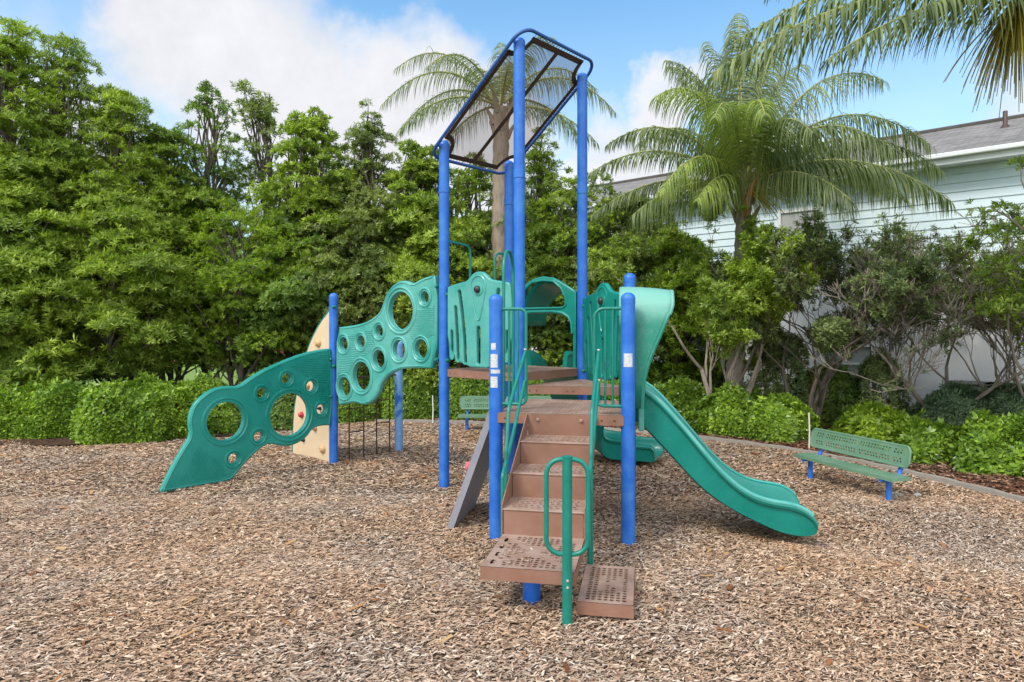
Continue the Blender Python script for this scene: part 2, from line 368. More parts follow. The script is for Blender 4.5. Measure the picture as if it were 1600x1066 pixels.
# concrete edging
mb = MB(); pts = curb_s; w, hh = .036, .065
vs = []
for i, (x, y) in enumerate(pts):
    a = Vector(pts[max(i-1,0)]); b = Vector(pts[min(i+1,len(pts)-1)]); t = (b-a).normalized(); nn = Vector((-t.y, t.x))
    jz = .006*math.sin(i*2.1)
    for sx, z in ((-w,-.02),(-w*.8,hh+jz),(w*.8,hh+jz),(w,-.02)): vs.append((x+nn.x*sx, y+nn.y*sx, z))
mb.add(vs, [(i*4+k, i*4+k+1, i*4+5+k, i*4+4+k) for i in range(len(pts)-1) for k in range(3)])
tag(mb.build('concrete_edging', M['curb'], smooth=False, bevel=.008), 'low curved concrete edging strip between the wood chips and the planting beds', 'edging')

# loose wood chips lying on the ground, real slivers
def chips(name, n, area, size, mat, lift=.0, seed=1):
    r = np.random.default_rng(seed); x0, x1, y0, y1, p = area
    y = y0+(y1-y0)*r.random(n)**p; x = (r.random(n)*2-1)*(x1-x0)/2+(x0+x1)/2
    # triangular spread: keep those within a generous wedge
    keep = np.abs(x) < (y*.82+1.2); x, y = x[keep], y[keep]; n = len(x)
    L = size*(.45+r.random(n)**1.6*1.25)*(.75+.03*y*2); Wd = L*(.16+.22*r.random(n)); a = r.random(n)*2*np.pi
    a = np.where(r.random(n) < .5, a, .25*a-.4)
    tilt = (r.random(n)-.5)*.55; roll = (r.random(n)-.5)*.7
    dx, dy = np.cos(a), np.sin(a); z = gz(x, y)+lift+.010+r.random(n)*.012
    d = np.stack([dx*np.cos(tilt), dy*np.cos(tilt), np.sin(tilt)], -1); s = np.stack([-dy*np.cos(roll), dx*np.cos(roll), np.sin(roll)], -1)
    c = np.stack([x, y, z], -1); L2 = (L/2)[:,None]; W2 = (Wd/2)[:,None]; k = (.3+.7*r.random(n))[:,None]
    up = np.array([0,0,1.])*(Wd*.35)[:,None]
    v = np.stack([c-d*L2-s*W2*k, c-d*L2*.95+s*W2, c+d*L2*.85+s*W2*k, c+d*L2-s*W2, c+up*0], 1)[:, :4]
    q = np.arange(n*4).reshape(n,4); return link(name, npmesh(name, v, q), mat)
def chip_mat(name, cols, warm):
    m, nt, b = newmat(name); g = nt.nodes.new('ShaderNodeNewGeometry')
    c = ramp(nt, g.outputs['Random Per Island'], cols)
    c = mixc(nt, 1.0, c, ramp(nt, tnoise(nt, .55, 6, .65), [(.38, (1.0,.965,.94)), (.62, warm)]), 'MULTIPLY')
    gr = tnoise(nt, 180, 3); c = mixc(nt, 1.0, c, ramp(nt, gr, [(.3,(.75,.75,.75)),(.7,(1.15,1.15,1.15))]), 'MULTIPLY')
    nt.links.new(c, b.inputs['Base Color']); b.inputs['Roughness'].default_value = .8; b.inputs['Specular IOR Level'].default_value = .25; return m
M['chips'] = chip_mat('wood_chip', [(0,(.12,.075,.052)),(.10,(.25,.165,.115)),(.3,(.38,.27,.195)),(.6,(.46,.345,.25)),(.8,(.55,.45,.36)),(1,(.68,.60,.51))], (1.16,.97,.78))
kind(chips('wood_chips', 540000, (-9,9,2.6,8.2,1.25), .031, M['chips'], seed=3), 'stuff')
kind(chips('wood_chips', 300000, (-12,9,7.6,14.6,1.0), .033, M['chips'], seed=4), 'stuff')
M['litter'] = chip_mat('leaf_litter', [(0,(.12,.05,.02)),(.4,(.28,.12,.05)),(.7,(.38,.2,.08)),(1,(.42,.32,.15))], (1.1,.9,.8))
kind(chips('fallen_leaves', 1000, (-9,9,3,13,1.0), .075, M['litter'], lift=.008, seed=9), 'stuff')
def bed_chips():
    r = np.random.default_rng(5); C = np.array(curb_s); O = np.array(out_s); n = 70000; i = r.integers(10, len(C)-1, n); t = r.random(n)[:,None]; w_ = r.random(n)[:,None]
    c = C[i]*(1-t)+C[i-1]*t; o = O[i]*(1-t)+O[i-1]*t; p = c*(1-w_)+o*w_
    a = r.random(n)*6.28; L = .05*(.5+r.random(n)); d = np.stack([np.cos(a), np.sin(a), (r.random(n)-.5)*.7], -1)*L[:,None]/2; s = np.stack([-np.sin(a), np.cos(a), (r.random(n)-.5)], -1)*(L*.22)[:,None]
    c3 = np.concatenate([p, (bedz+.012+r.random(n)*.015)[:,None]], 1); v = np.stack([c3-d-s, c3-d+s, c3+d+s*.6, c3+d-s*.6], 1)
    return link('bed_wood_chips', npmesh('bed_wood_chips', v, np.arange(n*4).reshape(n,4)), M['bedchips'])
M['bedchips'] = chip_mat('bed_chip', [(0,(.05,.025,.015)),(.4,(.15,.08,.05)),(.75,(.24,.14,.09)),(1,(.40,.29,.20))], (1.1,.85,.75))
kind(bed_chips(), 'stuff')

# ------------------------------------------------------------------ the play structure
def dirv(a): return Vector((math.cos(R(a)), math.sin(R(a)), 0))
S = 1.25
U, V = dirv(-41), dirv(49)
P1 = Vector((-.86, 8.68, 0)); P2 = P1+U*S; P4 = P1+V*S; P3 = P2+V*S
E = dirv(-11); G = dirv(-101)            # along the front deck, and out towards the stairs
B_ = P2+E*S; F1 = P2+G*S; F2 = F1+E*(S+.012)
A1 = P1-U*2.40; A2 = A1+V*S
Z1, Z2, Z3 = 1.22, 1.365, 1.505
play = thing('playground_structure', 'large green and blue playground structure with slides, stairs and mesh canopy on wood chips', 'playground', (P2.x, P2.y, 0))
UP = Vector((0,0,1))
def post(p, top, mat='blue', r=.0655, collar=None, label=None):
    c = Vector((p.x, p.y, 0)); z0 = float(gz(p.x, p.y))-.1; mb = MB()
    n = 14; prof = [(r, z0)]
    zs = np.linspace(z0+.2, top-r*.9-.05, n)
    prof += [(r, float(z)) for z in zs]
    mb.lathe(c, prof+[(r, top-r*.9-.03)], 28); o = mb.build('post', M[mat], play, smooth=True, label=label)
    cp = MB(); a = [(r+.0025, top-r*.9-.05), (r+.0025, top-r*.9)]+[((r+.0025)*math.cos(t), top-r*.9+r*.9*math.sin(t)) for t in np.linspace(0, 1.5, 7)]
    cp.lathe(c, a, 28).build('post_cap', M[mat], o, smooth=True)
    if collar:
        for z in (collar, collar-.05):
            pass
        MB().lathe(c, [(r+.001, collar-.06), (r+.006, collar-.055), (r+.006, collar+.03), (r+.001, collar+.035)], 28).build('collar', M[mat], o, smooth=True)
    return o
pF1 = post(F1, 2.36); pF2 = post(F2, 2.365); post(B_, 2.64)
post(P1, 4.40, collar=3.79); post(P2, 5.36, collar=3.80); post(P3, 5.30, collar=3.80); post(P4, 4.37, collar=3.80)
post(A1, 2.54); post(A2, 1.81, 'blue2', label='blue post with patchy faded paint')
def sticker(po, p, z0, z1, w, ang):
    mb = MB(); n = 7; vs = []; r = .0665
    for k in range(n):
        a = R(ang)+(k/(n-1)-.5)*w/r
        for z in (z0, z1): vs.append((p.x+r*math.cos(a), p.y+r*math.sin(a), z))
    mb.add(vs, [(2*k, 2*k+2, 2*k+3, 2*k+1) for k in range(n-1)]).build('sticker', M['sticker'], po)
for y0, y1, w, a in ((545,536,.05,-100),(574,553,.075,-103),(589,582,.1,-96),(605,588+1,.075,-103)):
    pass
def stz(y, p): return H+(HY-y)/F*p.y
sticker(pF1, F1, stz(546,F1), stz(536,F1), .05, -112); sticker(pF1, F1, stz(574,F1), stz(553,F1), .075, -108)
sticker(pF1, F1, stz(583,F1), stz(577,F1), .10, -95); sticker(pF1, F1, stz(605,F1), stz(588,F1), .075, -108)
sticker(pF2, F2, stz(573,F2), stz(552,F2), .085, -100)

# perforated plate: a grid of cells, some with an oval hole
def perf(mb, o, ex, ey, nx, ny, cw, ch, hole, th=.005):
    o = Vector(o); nz = ex.cross(ey).normalized()
    K = 8
    for i in range(nx):
        for j in range(ny):
            c = o+ex*((i+.5)*cw)+ey*((j+.5)*ch); h = hole(i, j); sh_ = ex*(cw*.13*(1 if j % 2 else -1)) if h and h[0]*2 < cw*.8 else ex*0
            if not h:
                mb.add([c+ex*(-cw/2)+ey*(-ch/2), c+ex*(cw/2)+ey*(-ch/2), c+ex*(cw/2)+ey*(ch/2), c+ex*(-cw/2)+ey*(ch/2)], [(0,1,2,3)]); continue
            outp = [(1,0),(1,1),(0,1),(-1,1),(-1,0),(-1,-1),(0,-1),(1,-1)]
            vs = [c+ex*(x*cw/2)+ey*(y*ch/2) for x, y in outp]
            inn = [c+sh_+ex*(h[0]*math.cos(k*math.pi/4))+ey*(h[1]*math.sin(k*math.pi/4)) for k in range(K)]
            vs += inn+[p-nz*th for p in inn]
            mb.add(vs, [(k, (k+1) % K, K+(k+1) % K, K+k) for k in range(K)]+[(K+k, K+(k+1) % K, 2*K+(k+1) % K, 2*K+k) for k in range(K)])
def rim(mb, poly, z, hgt, th=.01):
    """folded down edge of a plate"""
    n = len(poly); poly = [Vector(p) for p in poly]
    for i in range(n):
        a, b = poly[i], poly[(i+1) % n]; t = (b-a).normalized(); nn = t.cross(UP)
        q = [a+UP*z, b+UP*z, b+UP*(z-hgt), a+UP*(z-hgt)]
        mb.add(q, [(3,2,1,0)]); mb.add([p-nn*th for p in q], [(0,1,2,3)])
        mb.add([q[3], q[2], q[2]-nn*th, q[3]-nn*th], [(0,1,2,3)])
def deck(name, o, ex, ey, lx, ly, z, hole, cw, ch, hgt=.095, label=None, mat='brown'):
    nx, ny = int(lx/cw), int(ly/ch); cw, ch = lx/nx, ly/ny
    mb = MB(); o = Vector((o.x, o.y, 0)); perf(mb, o+UP*z, ex, ey, nx, ny, cw, ch, lambda i, j: hole(i, j, nx, ny))
    d = mb.build(name, M[mat], play, merge=True, label=label)
    rm = MB(); e = .003; c = [o-ex*e-ey*e, o+ex*(lx+e)-ey*e, o+ex*(lx+e)+ey*(ly+e), o-ex*e+ey*(ly+e)]
    rim(rm, c, z-.002, hgt); rm.build('deck_edge', M['brownface'], d)
    return d
def starhole(r, rx, ry):
    """round holes with two crossing solid bands and a solid rim"""
    def f(i, j, nx, ny):
        if i < 1 or j < 1 or i >= nx-1 or j >= ny-1: return None
        u = (i+.5)/nx*2-1; v = (j+.5)/ny*2-1
        if abs(abs(u)-abs(v)) < .13 or (u*u+v*v) < .08: return None
        return (rx, ry)
    return f
def gridhole(rx, ry, k=6):
    def f(i, j, nx, ny):
        if i < 2 or j < 1 or i >= nx-2 or j >= ny-1 or i % k == 0 or j % (k+3) == 0: return None
        return (rx, ry)
    return f
ins = .03
deck('deck', F1+E*ins+G*.055, E, -G, S-2*ins, S-ins+.04, Z1, gridhole(.012,.009,8), .036, .03)
deck('deck', P1+U*ins-V*.0+V*.0, U, V, S-2*ins, S, Z3, gridhole(.012,.010,9), .038, .032)
# triangular deck between the two square ones
mb = MB(); tri = [P2+UP*Z2, B_+UP*Z2, P3+UP*Z2]; cen = (P2+B_+P3)/3
NT = 26
def tp(a, b): return P2+(B_-P2)*a+(P3-P2)*b+UP*Z2
for i in range(NT):
    for j in range(NT-i):
        q = [tp(i/NT, j/NT), tp((i+1)/NT, j/NT), tp(i/NT, (j+1)/NT)]
        for tri_ in ([q] if i+j >= NT-1 else [q, [q[1], tp((i+1)/NT, (j+1)/NT), q[2]]]):
            cc = (tri_[0]+tri_[1]+tri_[2])/3
            if i < 1 or j < 1 or i+j > NT-3 or i % 5 == 0: mb.add(tri_, [(0,1,2)])
            else:
                inn = [cc+(p-cc)*.5 for p in tri_]; mb.add(tri_+inn+[p-UP*.01 for p in inn], [(0,1,4,3),(1,2,5,4),(2,0,3,5),(3,4,7,6),(4,5,8,7),(5,3,6,8)])
d3 = mb.build('deck', M['brown'], play, merge=True, label='triangular brown deck joining the two square decks')
rm = MB(); rim(rm, [Vector((p.x, p.y, 0))+(Vector((p.x,p.y,0))-cen).normalized()*.004 for p in tri], Z2-.002, .09); rm.build('deck_edge', M['brownface'], d3)
# bolts along deck faces
def bolt(mb, p, n, r=.012, l=.012):
    q = Vector(n).to_track_quat('Z', 'Y').to_matrix(); mb.lathe(p, [(r, 0), (r, l*.5), (r*.7, l)], 8, q)
bm_ = MB()
for s in (.10, .22, 1.02, 1.14): bolt(bm_, F1+E*s+G*.06+UP*(Z1-.05), G, .008, .006)
for s in (.12, .2, .55, .62, 1.05, 1.13): bolt(bm_, P2+E*s+G*.008+UP*(Z2-.05), G, .007, .005)
for s in (.12, .2, 1.05, 1.13): bolt(bm_, P1+U*s-V*.008+UP*(Z3-.05), -V, .007, .005)
bm_.build('deck_bolts', M['darkbrown'], play)['kind'] = 'stuff'

# ---- staircase
SL, SW = .32, .64           # left edge along the deck, width
TR = .385; RZ = (Z1-.42)/4
SO = F1+E*SL+G*.062          # top left corner on the deck's front edge
stair = MB()
hold_ = lambda i, j, nx, ny: None if (i < 1 or i >= nx-1) else (.019, .0125)
ZL = .42
tre = MB(); ris = MB()
for k in range(1, 4):
    z = Z1-RZ*k; o = SO+G*(TR*(k)) + UP*z           # front edge, going back
    nx, ny = 13, 7
    def hh_(i, j, nx=nx, ny=ny):
        return None if (i in (0, nx-1) or j in (0, ny-1)) or ((i+j) % 7 == 9) else (.0195, .021)
    perf(tre, o, E, -G, nx, ny, SW/nx, TR/ny, hh_, .01)
for k in range(0, 4):
    zt = Z1-RZ*k; a = SO+G*(TR*k) if k else SO
    q = Matrix((E, UP, G)).transposed()
    c = a+E*(SW/2)+UP*(zt-RZ/2)+G*(.0)
    ris.box(c-G*.004-UP*.003, SW-.012, RZ-.006, .006, q)
    if k: tre.tube([a+UP*(zt-.006), a+E*SW+UP*(zt-.006)], .007, 8)
st = tre.build('staircase', M['brown'], play, merge=False)
ris.build('riser', M['brownface'], st)
# stringers
for side in (0, 1):
    m4 = Matrix(((G.x,0,E.x,0),(G.y,0,E.y,0),(0,1,0,0),(0,0,0,1)))
    o = SO+E*(-.008 if side == 0 else SW); m4.translation = o
    poly = [(0, Z1+.0), (.05, Z1-.02), (TR*3+.01, ZL+RZ+.035), (TR*3+.012, ZL-.05), (TR*3-.1, ZL-.09), (0, Z1-RZ*1.0)]
    mb = MB(); mb.prism(poly, .008, m4); mb.build('stringer', M['brownface'], st)
for s in (.1, SW-.13): mb = MB(); bolt(mb, SO+E*s+UP*(Z1-.055)+G*.004, G, .018, .014); mb.build('bolt', M['brown'], st)
# ---- landing platform and low step
LD = .73
LO = SO+G*(TR*3)
lo = LO+G*LD
def landing_hole(i, j, nx, ny):
    if i < 1 or j < 1 or i >= nx-1 or j >= ny-1: return None
    u = (i+.5)/nx*2-1; v = (j+.5)/ny*2-1
    if i in (1,) : return (.015, .045) if j % 4 == 2 and abs(v) < .8 else None
    if abs(abs(u*1.05)-abs(v)) < .15 or (abs(u)+abs(v)) < .3: return None
    if i == 2 and j % 2: return None
    return (.0178, .0170)
ld = deck('landing_platform', lo, E, -G, SW, LD, ZL, landing_hole, .042, .040, .088)
so_ = lo+E*(SW+.012)+(-G)*.04
def step_hole(i, j, nx, ny):
    if i < 1 or j < 1 or i >= nx-1 or j >= ny-1: return None
    u = (i+.5)/nx*2-1; v = (j+.5)/ny*2-1
    if u > -.25 and abs(u-.1) > abs(v*.9)-.0 and abs(v) < .62 and u < .62: return None
    return (.0175, .0170)
deck('low_step', so_, E, -G, .37, .72, .215, step_hole, .041, .041, .085)
pl = LO+G*.42+E*.30; r = .063; mb = MB(); mb.lathe((pl.x, pl.y, 0), [(r,-.1),(r,.1),(r,.2),(r,.33)], 28); mb.build('post', M['blue'], play, smooth=True, label='short blue post holding up the landing platform')
mb = MB(); q = Matrix((E, -G, UP)).transposed(); c = pl.copy(); c.z = ZL-.06; mb.box(c, .5, .06, .04, q); mb.box(c, .06, .6, .039, q); mb.build('support_bracket', M['brownface'], play)
for a in (.06, .31):
    mb = MB(); c = so_+E*a+(-G)*.3; mb.tube([Vector((c.x, c.y, -.05)), Vector((c.x, c.y, .16))], .025, 12); mb.build('leg', M['darkbrown'], play, smooth=True)

def stray():
    r = np.random.default_rng(8); n = 46; a = r.random(n)*SW*.9+.03; b_ = r.random(n)*LD*.9+.03; z = np.full(n, ZL+.006)
    base = np.array(lo)[None]+np.array(E)[None]*a[:,None]-np.array(G)[None]*b_[:,None]; base[:,2] = z
    th = r.random(n)*6.28; L = .032*(.5+r.random(n)); d = np.stack([np.cos(th), np.sin(th), .1*r.random(n)], -1)*L[:,None]/2; s_ = np.stack([-np.sin(th), np.cos(th), 0*th], -1)*L[:,None]*.13
    v = np.stack([base-d-s_, base-d+s_, base+d+s_*.7, base+d-s_], 1); kind(link('stray_wood_chips', npmesh('stray_wood_chips', v, np.arange(n*4).reshape(n,4)), M['chips']), 'stuff')
stray()
# ---- green grab post in front of the landing
gp = lo+E*(SW-.045)+G*.045; gp.z = 0
tz = H-(713-HY)/F*gp.y
r = .033; mb = MB(); mb.lathe(gp, [(r,-.1),(r,.3),(r,.8),(r,tz-.01),(r+.002,tz-.008),(r+.002,tz),(r*.6,tz+.004)], 20)
g_post = mb.build('grab_post', M['greentube'], play, smooth=True)
X_ = Vector((1,0,0)).lerp(E, .3).normalized(); gf = gp-Vector((0,1,0))*.0
zt, zb = tz-.02, H-(866-HY)/F*gp.y; w = .137
loop = fillet([gf+X_*(-w)+UP*zt, gf+X_*w+UP*zt, gf+X_*w+UP*zb, gf-X_*w+UP*zb], .1, 7, closed=True)
MB().tube(loop, .0165, 12, closed=True).build('grab_loop', M['greentube'], g_post, smooth=True)
for z in (ZL-.03, ZL-.075): mb = MB(); bolt(mb, gp+Vector((0,-.033,z)), (0,-1,0), .009, .008); mb.build('bolt', M['steel'], g_post)

# ---- hand rails
def tube_part(name, pts, r=.0165, fr=.07, parent=play, mat='greentube', closed=False, label=None):
    return MB().tube(fillet(pts, fr, 6, closed), r, 12, closed).build(name, M[mat], parent, smooth=True, label=label)
def onl(o, d, s, z): return o+d*s+UP*z
zt, zb = 2.215, 1.30
fo = F1+G*.0
fl = tube_part('rail_panel', [onl(fo,E,.05,zt), onl(fo,E,.295,zt), onl(fo,E,.295,zb), onl(fo,E,.05,zb)], fr=.06)
for s in (.13, .215): MB().tube([onl(fo,E,s,zb), onl(fo,E,s,zt)], .0125, 10).build('bar', M['greentube'], fl, smooth=True)
fr_ = tube_part('rail_panel', [onl(fo,E,S-.05,zt), onl(fo,E,S-.30,zt), onl(fo,E,S-.30,zb), onl(fo,E,S-.05,zb)], fr=.09)
for s in (S-.20, S-.13): MB().tube([onl(fo,E,s,zb), onl(fo,E,s,zt-.0)], .0125, 10).build('bar', M['greentube'], fr_, smooth=True)
for o, side in ((F1+E*(SL-.0), -1), (F1+E*(SL+SW), 1)):
    o = o+E*side*.03
    if side < 0:
        tl = onl(o,G,.02,1.80)
        a = tube_part('hand_rail', [tl, onl(o,G,.82,1.36), onl(o,G,.93,1.02), onl(o,G,.93,.62), onl(o,G,1.02,.54), onl(o,G,1.06,.54)], fr=.09)
        tube_part('lower_rail', [onl(o,G,.0,1.34), onl(o,G,.02,1.55), onl(o,G,.10,1.48), onl(o,G,.72,1.05), onl(o,G,1.08,.85), onl(o,G,1.08,.0)], parent=a, r=.015, fr=.05)
    else:
        tl = onl(o,G,.03,1.80)
        a = tube_part('hand_rail', [tl, onl(o,G,.82,1.36), onl(o,G,.93,1.02), onl(o,G,.93,.10)], fr=.12)
        tube_part('lower_rail', [onl(o,G,.0,1.34), onl(o,G,.02,1.55), onl(o,G,.10,1.48), onl(o,G,.72,1.08), onl(o,G,1.12,.86), onl(o,G,1.12,.0)], parent=a, r=.015, fr=.05)
    bb = MB(); bolt(bb, tl+G*.0+UP*.02, UP, .014, .014); bb.build('bolt', M['steel'], a)
# tall entry hoop over the grey climbing wall
ho = F1
hp = tube_part('entry_hoop', [onl(ho,-G,.36,Z1), onl(ho,-G,.36,2.84), onl(ho,-G,.88,2.84), onl(ho,-G,.88,Z1)], r=.0175, fr=.24)
for z in (1.9, 1.6): pass
# loop at the far left of the main deck, with the pole below it
tube_part('entry_hoop', [onl(P1,V,.05,3.13), onl(P1,V,.47,3.10), onl(P1,V,.47,1.5)], r=.0175, fr=.1)
tube_part('entry_hoop', [onl(P4,-V,.05,3.05), onl(P4,-V,.30,3.05), onl(P4,-V,.30,1.5)], r=.0175, fr=.1)

# ---- moulded panels
def disc_ring(mb, o, d, cx, cz, r, tr, off, n=36):
    nrm = d.cross(UP); mb.tube([onl(o,d,cx+r*math.cos(2*math.pi*k/n),cz+r*math.sin(2*math.pi*k/n))+nrm*off for k in range(n)], tr, 6, closed=True)
def ribs(mb, o, d, region, circs, ang, step, off, tr=.005):
    nrm = d.cross(UP); ca, sa = math.cos(R(ang)), math.sin(R(ang))
    cs = [(x*ca+y*sa, -x*sa+y*ca) for x, y in region]; y0, y1 = min(c[1] for c in cs), max(c[1] for c in cs); x0, x1 = min(c[0] for c in cs), max(c[0] for c in cs)
    y = y0+step/2
    while y < y1:
        run = []
        for k in range(121):
            x = x0+(x1-x0)*k/120; wx, wy = x*ca-y*sa, x*sa+y*ca
            ok = inpoly(wx, wy, region) and all((wx-cx)**2+(wy-cy)**2 > (r)**2 for cx, cy, r in circs) and k < 120
            if ok: run.append((wx, wy))
            elif run:
                if len(run) > 3:
                    a, b = run[0], run[-1]; mb.tube([onl(o,d,*a)+nrm*off, onl(o,d,*b)+nrm*off], tr, 6)
                run = []
        y += step
def arch_panel(name, o, d, outline_px, holes_px, rib_px, mat, label, front=-1, ringmul=1.0):
    ol = [onplane(x, y, o, d) for x, y in outline_px]; ol = chaikin(ol, 1)
    hs = []
    for x, y, r in holes_px:
        s, z = onplane(x, y, o, d); hs.append((s, z, r*scale_at(x, o, d)))
    me = panel_mesh(ol, [circle(*h, 40) for h in hs], .075, .018, o, d)
    p = link(name, me, M[mat], play, smooth=True, label=label)
    mb = MB()
    for f in (-1, 1):
        for s, z, r in hs: disc_ring(mb, o, d, s, z, r+.030+r*.10, .021, f*.033); disc_ring(mb, o, d, s, z, r+.008, .010, f*.034)
        # raised border following the outline
        cx = sum(a for a, b in ol)/len(ol)
        n = len(ol); ins_ = []
        for i in range(n):
            a = Vector(ol[i-1]); b = Vector(ol[(i+1) % n]); t = (b-a).normalized(); nn = Vector((-t.y, t.x)); q = Vector(ol[i])+nn*.028
            if not inpoly(q.x, q.y, ol): q = Vector(ol[i])-nn*.028
            ins_.append(q)
        mb.tube([onl(o,d,q.x,q.y)+d.cross(UP)*f*.033 for q in ins_], .012, 6, closed=True)
    mb.build('raised_rim', M[mat], p, smooth=True)
    for reg, ang, step in rib_px:
        rb = MB()
        rg = [onplane(x, y, o, d) for x, y in reg]
        for f in (-1, 1): ribs(rb, o, d, rg, [(s, z, r+.05+r*.1) for s, z, r in hs], ang, step, f*.037, .009)
        rb.build('ribbed_area', M[mat], p, smooth=True)
    return p
low_out = [(518,544.5),(502.7,545.6),(472.6,552),(442.6,563),(412.6,576.4),(390,589.5),(371,604),(352.6,603),(333.8,606),(315,617),(299,634),(292.5,659),(297,680),(281.3,704),(262.5,737.7),(249.4,767),(251,769),(277.5,765),(315,758.5),(356.3,752),(365.7,743),(382.6,721),(405,700),(420,692),(438.9,697.4),(457.6,695.6),(476.4,684.3),(487.6,668.3),(502.7,664.5),(518,664.5)]
low_h = [(350.7,658,30),(450.9,647.7,33.5),(445.6,591.4,8.3),(407,614,8.3),(483.9,603.4,8.3),(499.7,639.4,8),(402,681.4,8),(363,716.3,8.5)]
reg1 = [(450,572),(480,560),(510,552),(510,652),(503,652),(497,620),(480,590)]
reg2 = [(308,697),(345,722),(352,742),(278,757),(280,748)]
lp = arch_panel('arch_climber', A1-V*.05, -V, low_out, low_h, [(reg1, 0, .026), (reg2, 68, .03)], 'arch', 'lower curved green climbing panel with round holes, touching the ground')
up_out = [(528.4,511.8),(546.7,509.8),(563.5,507),(580.4,501),(594,491),(600.5,478),(606,459),(619,443),(634,437.5),(648,444),(660,436.8),(672,432),(686,430),(686,576),(652.8,575),(630.2,576),(611.5,584),(598.3,599),(594.6,614),(585.2,628),(570.2,633.5),(557,628),(547.7,630.5),(528.4,633.5)]
up_h = [(629,485.6,29.5),(667,464.9,9.5),(595.7,517.4,9.5),(567.2,534.3,10),(540,537.7,11),(595,561,14.5),(626.5,546.3,15),(661,545.2,15),(567.6,587.6,22.5),(541.3,604.5,15.5)]
reg3 = [(531,528),(560,520),(585,515),(590,545),(565,562),(548,590),(531,595)]; reg4 = [(655,485),(682,478),(682,525),(645,530),(643,512)]
upn = arch_panel('arch_climber', A1+U*.04, U, up_out, up_h, [(reg3, 0, .026), (reg4, 0, .026)], 'palegreen', 'upper pale green panel with many round holes between two blue posts')
def clamp(parent, p, d, mat='greentube'):
    mb = MB(); q = Vector(d).to_track_quat('Z','Y').to_matrix(); mb.lathe(p, [(.02,-.03),(.024,-.01),(.024,.02),(.014,.034)], 12, q); mb.build('clamp', M[mat], parent, smooth=True)
for z in (1.45, 2.33): clamp(upn, A1+U*.075+UP*z-V*.045, -V)
for z in (1.62, 2.55): clamp(upn, P1-U*.085+UP*z-V*.045, -V)
for z in (1.0, 1.55): clamp(lp, A1-V*.09+UP*z+U*.045, U)

def eye_panel(o, d, label, mat):
    """barrier panel with slots and a round black eye; d runs along the deck edge"""
    W_ = S-.17; o = o+d*.085; c = W_/2; zb_ = .03; out_ = []
    half = [(0, 1.02), (.12, 1.05), (.24, 1.07), (.33, 1.08), (.39, 1.12), (.45, 1.175), (c-.0, 1.195)]
    top = half+[(W_-x, z) for x, z in half[::-1][1:]]
    base = (Z3 if mat == 'palegreen' else Z2)+.01
    ol = [(x, base+z) for x, z in top]+[(W_, base+zb_), (0, base+zb_)]
    ol = [ol[0]]+ol; ol = chaikin(ol, 2)
    hs = []
    for m in (0, 1):
        f = (lambda x: W_-x) if m else (lambda x: x)
        hs.append(slot([(f(.085), base+.15), (f(.08), base+.46)][::-1], .022))
        hs.append(slot([(f(.19), base+.12), (f(.175), base+.42), (f(.145), base+.76)][::-1], .024))
        hs.append(slot([(f(.315), base+.10), (f(.30), base+.42), (f(.26), base+.70), (f(.215), base+.95)][::-1], .026))
    hs.append(slot([(c, base+.10), (c, base+.50)], .03))
    me = panel_mesh(ol, hs, .06, .016, o, d); p = link('barrier_panel', me, M[mat], play, smooth=True, label=label)
    nrm = d.cross(UP)
    for f in (-1, 1):
        if f == -1: continue
    for f in (-1, 1):
        mb = MB(); eb = MB()
        td = [(c-.13, .84), (c-.10, .72), (c-.06, .60), (c-.035, .52), (c, .485), (c+.035, .52), (c+.06, .60), (c+.10, .72), (c+.13, .84), (c+.09, .91), (c, .94), (c-.09, .91)]
        td = chaikin([(x, base+z*1.22) for x, z in td], 2); mb.tube([onl(o,d,x,z)+nrm*f*.028 for x, z in td], .013, 6, closed=True)
        q = (nrm*f).to_track_quat('Z','Y').to_matrix(); pc = onl(o,d,c,base+.975)+nrm*f*.025
        mb.lathe(pc, [(.085,0),(.08,.012),(.06,.016)], 24, q)
        eb.lathe(pc, [(.046,.01),(.045,.03),(.035,.048),(.015,.056)], 24, q)
        mb.build('eye_surround', M[mat], p, smooth=True); eb.build('eye', M['black'], p, smooth=True)
    for z in (.10, .93):
        for e in (-.02, W_+.02): clamp(p, onl(o,d,e,base+z)-nrm*0, nrm if (nrm.y < 0) else -nrm, 'greentube')
    return p
eye_panel(P1, U, 'pale barrier panel with black eye on the upper deck', 'palegreen')
eye_panel(P3, (B_-P3).normalized(), 'deep green barrier panel with black eye beside the slide hood', 'green')

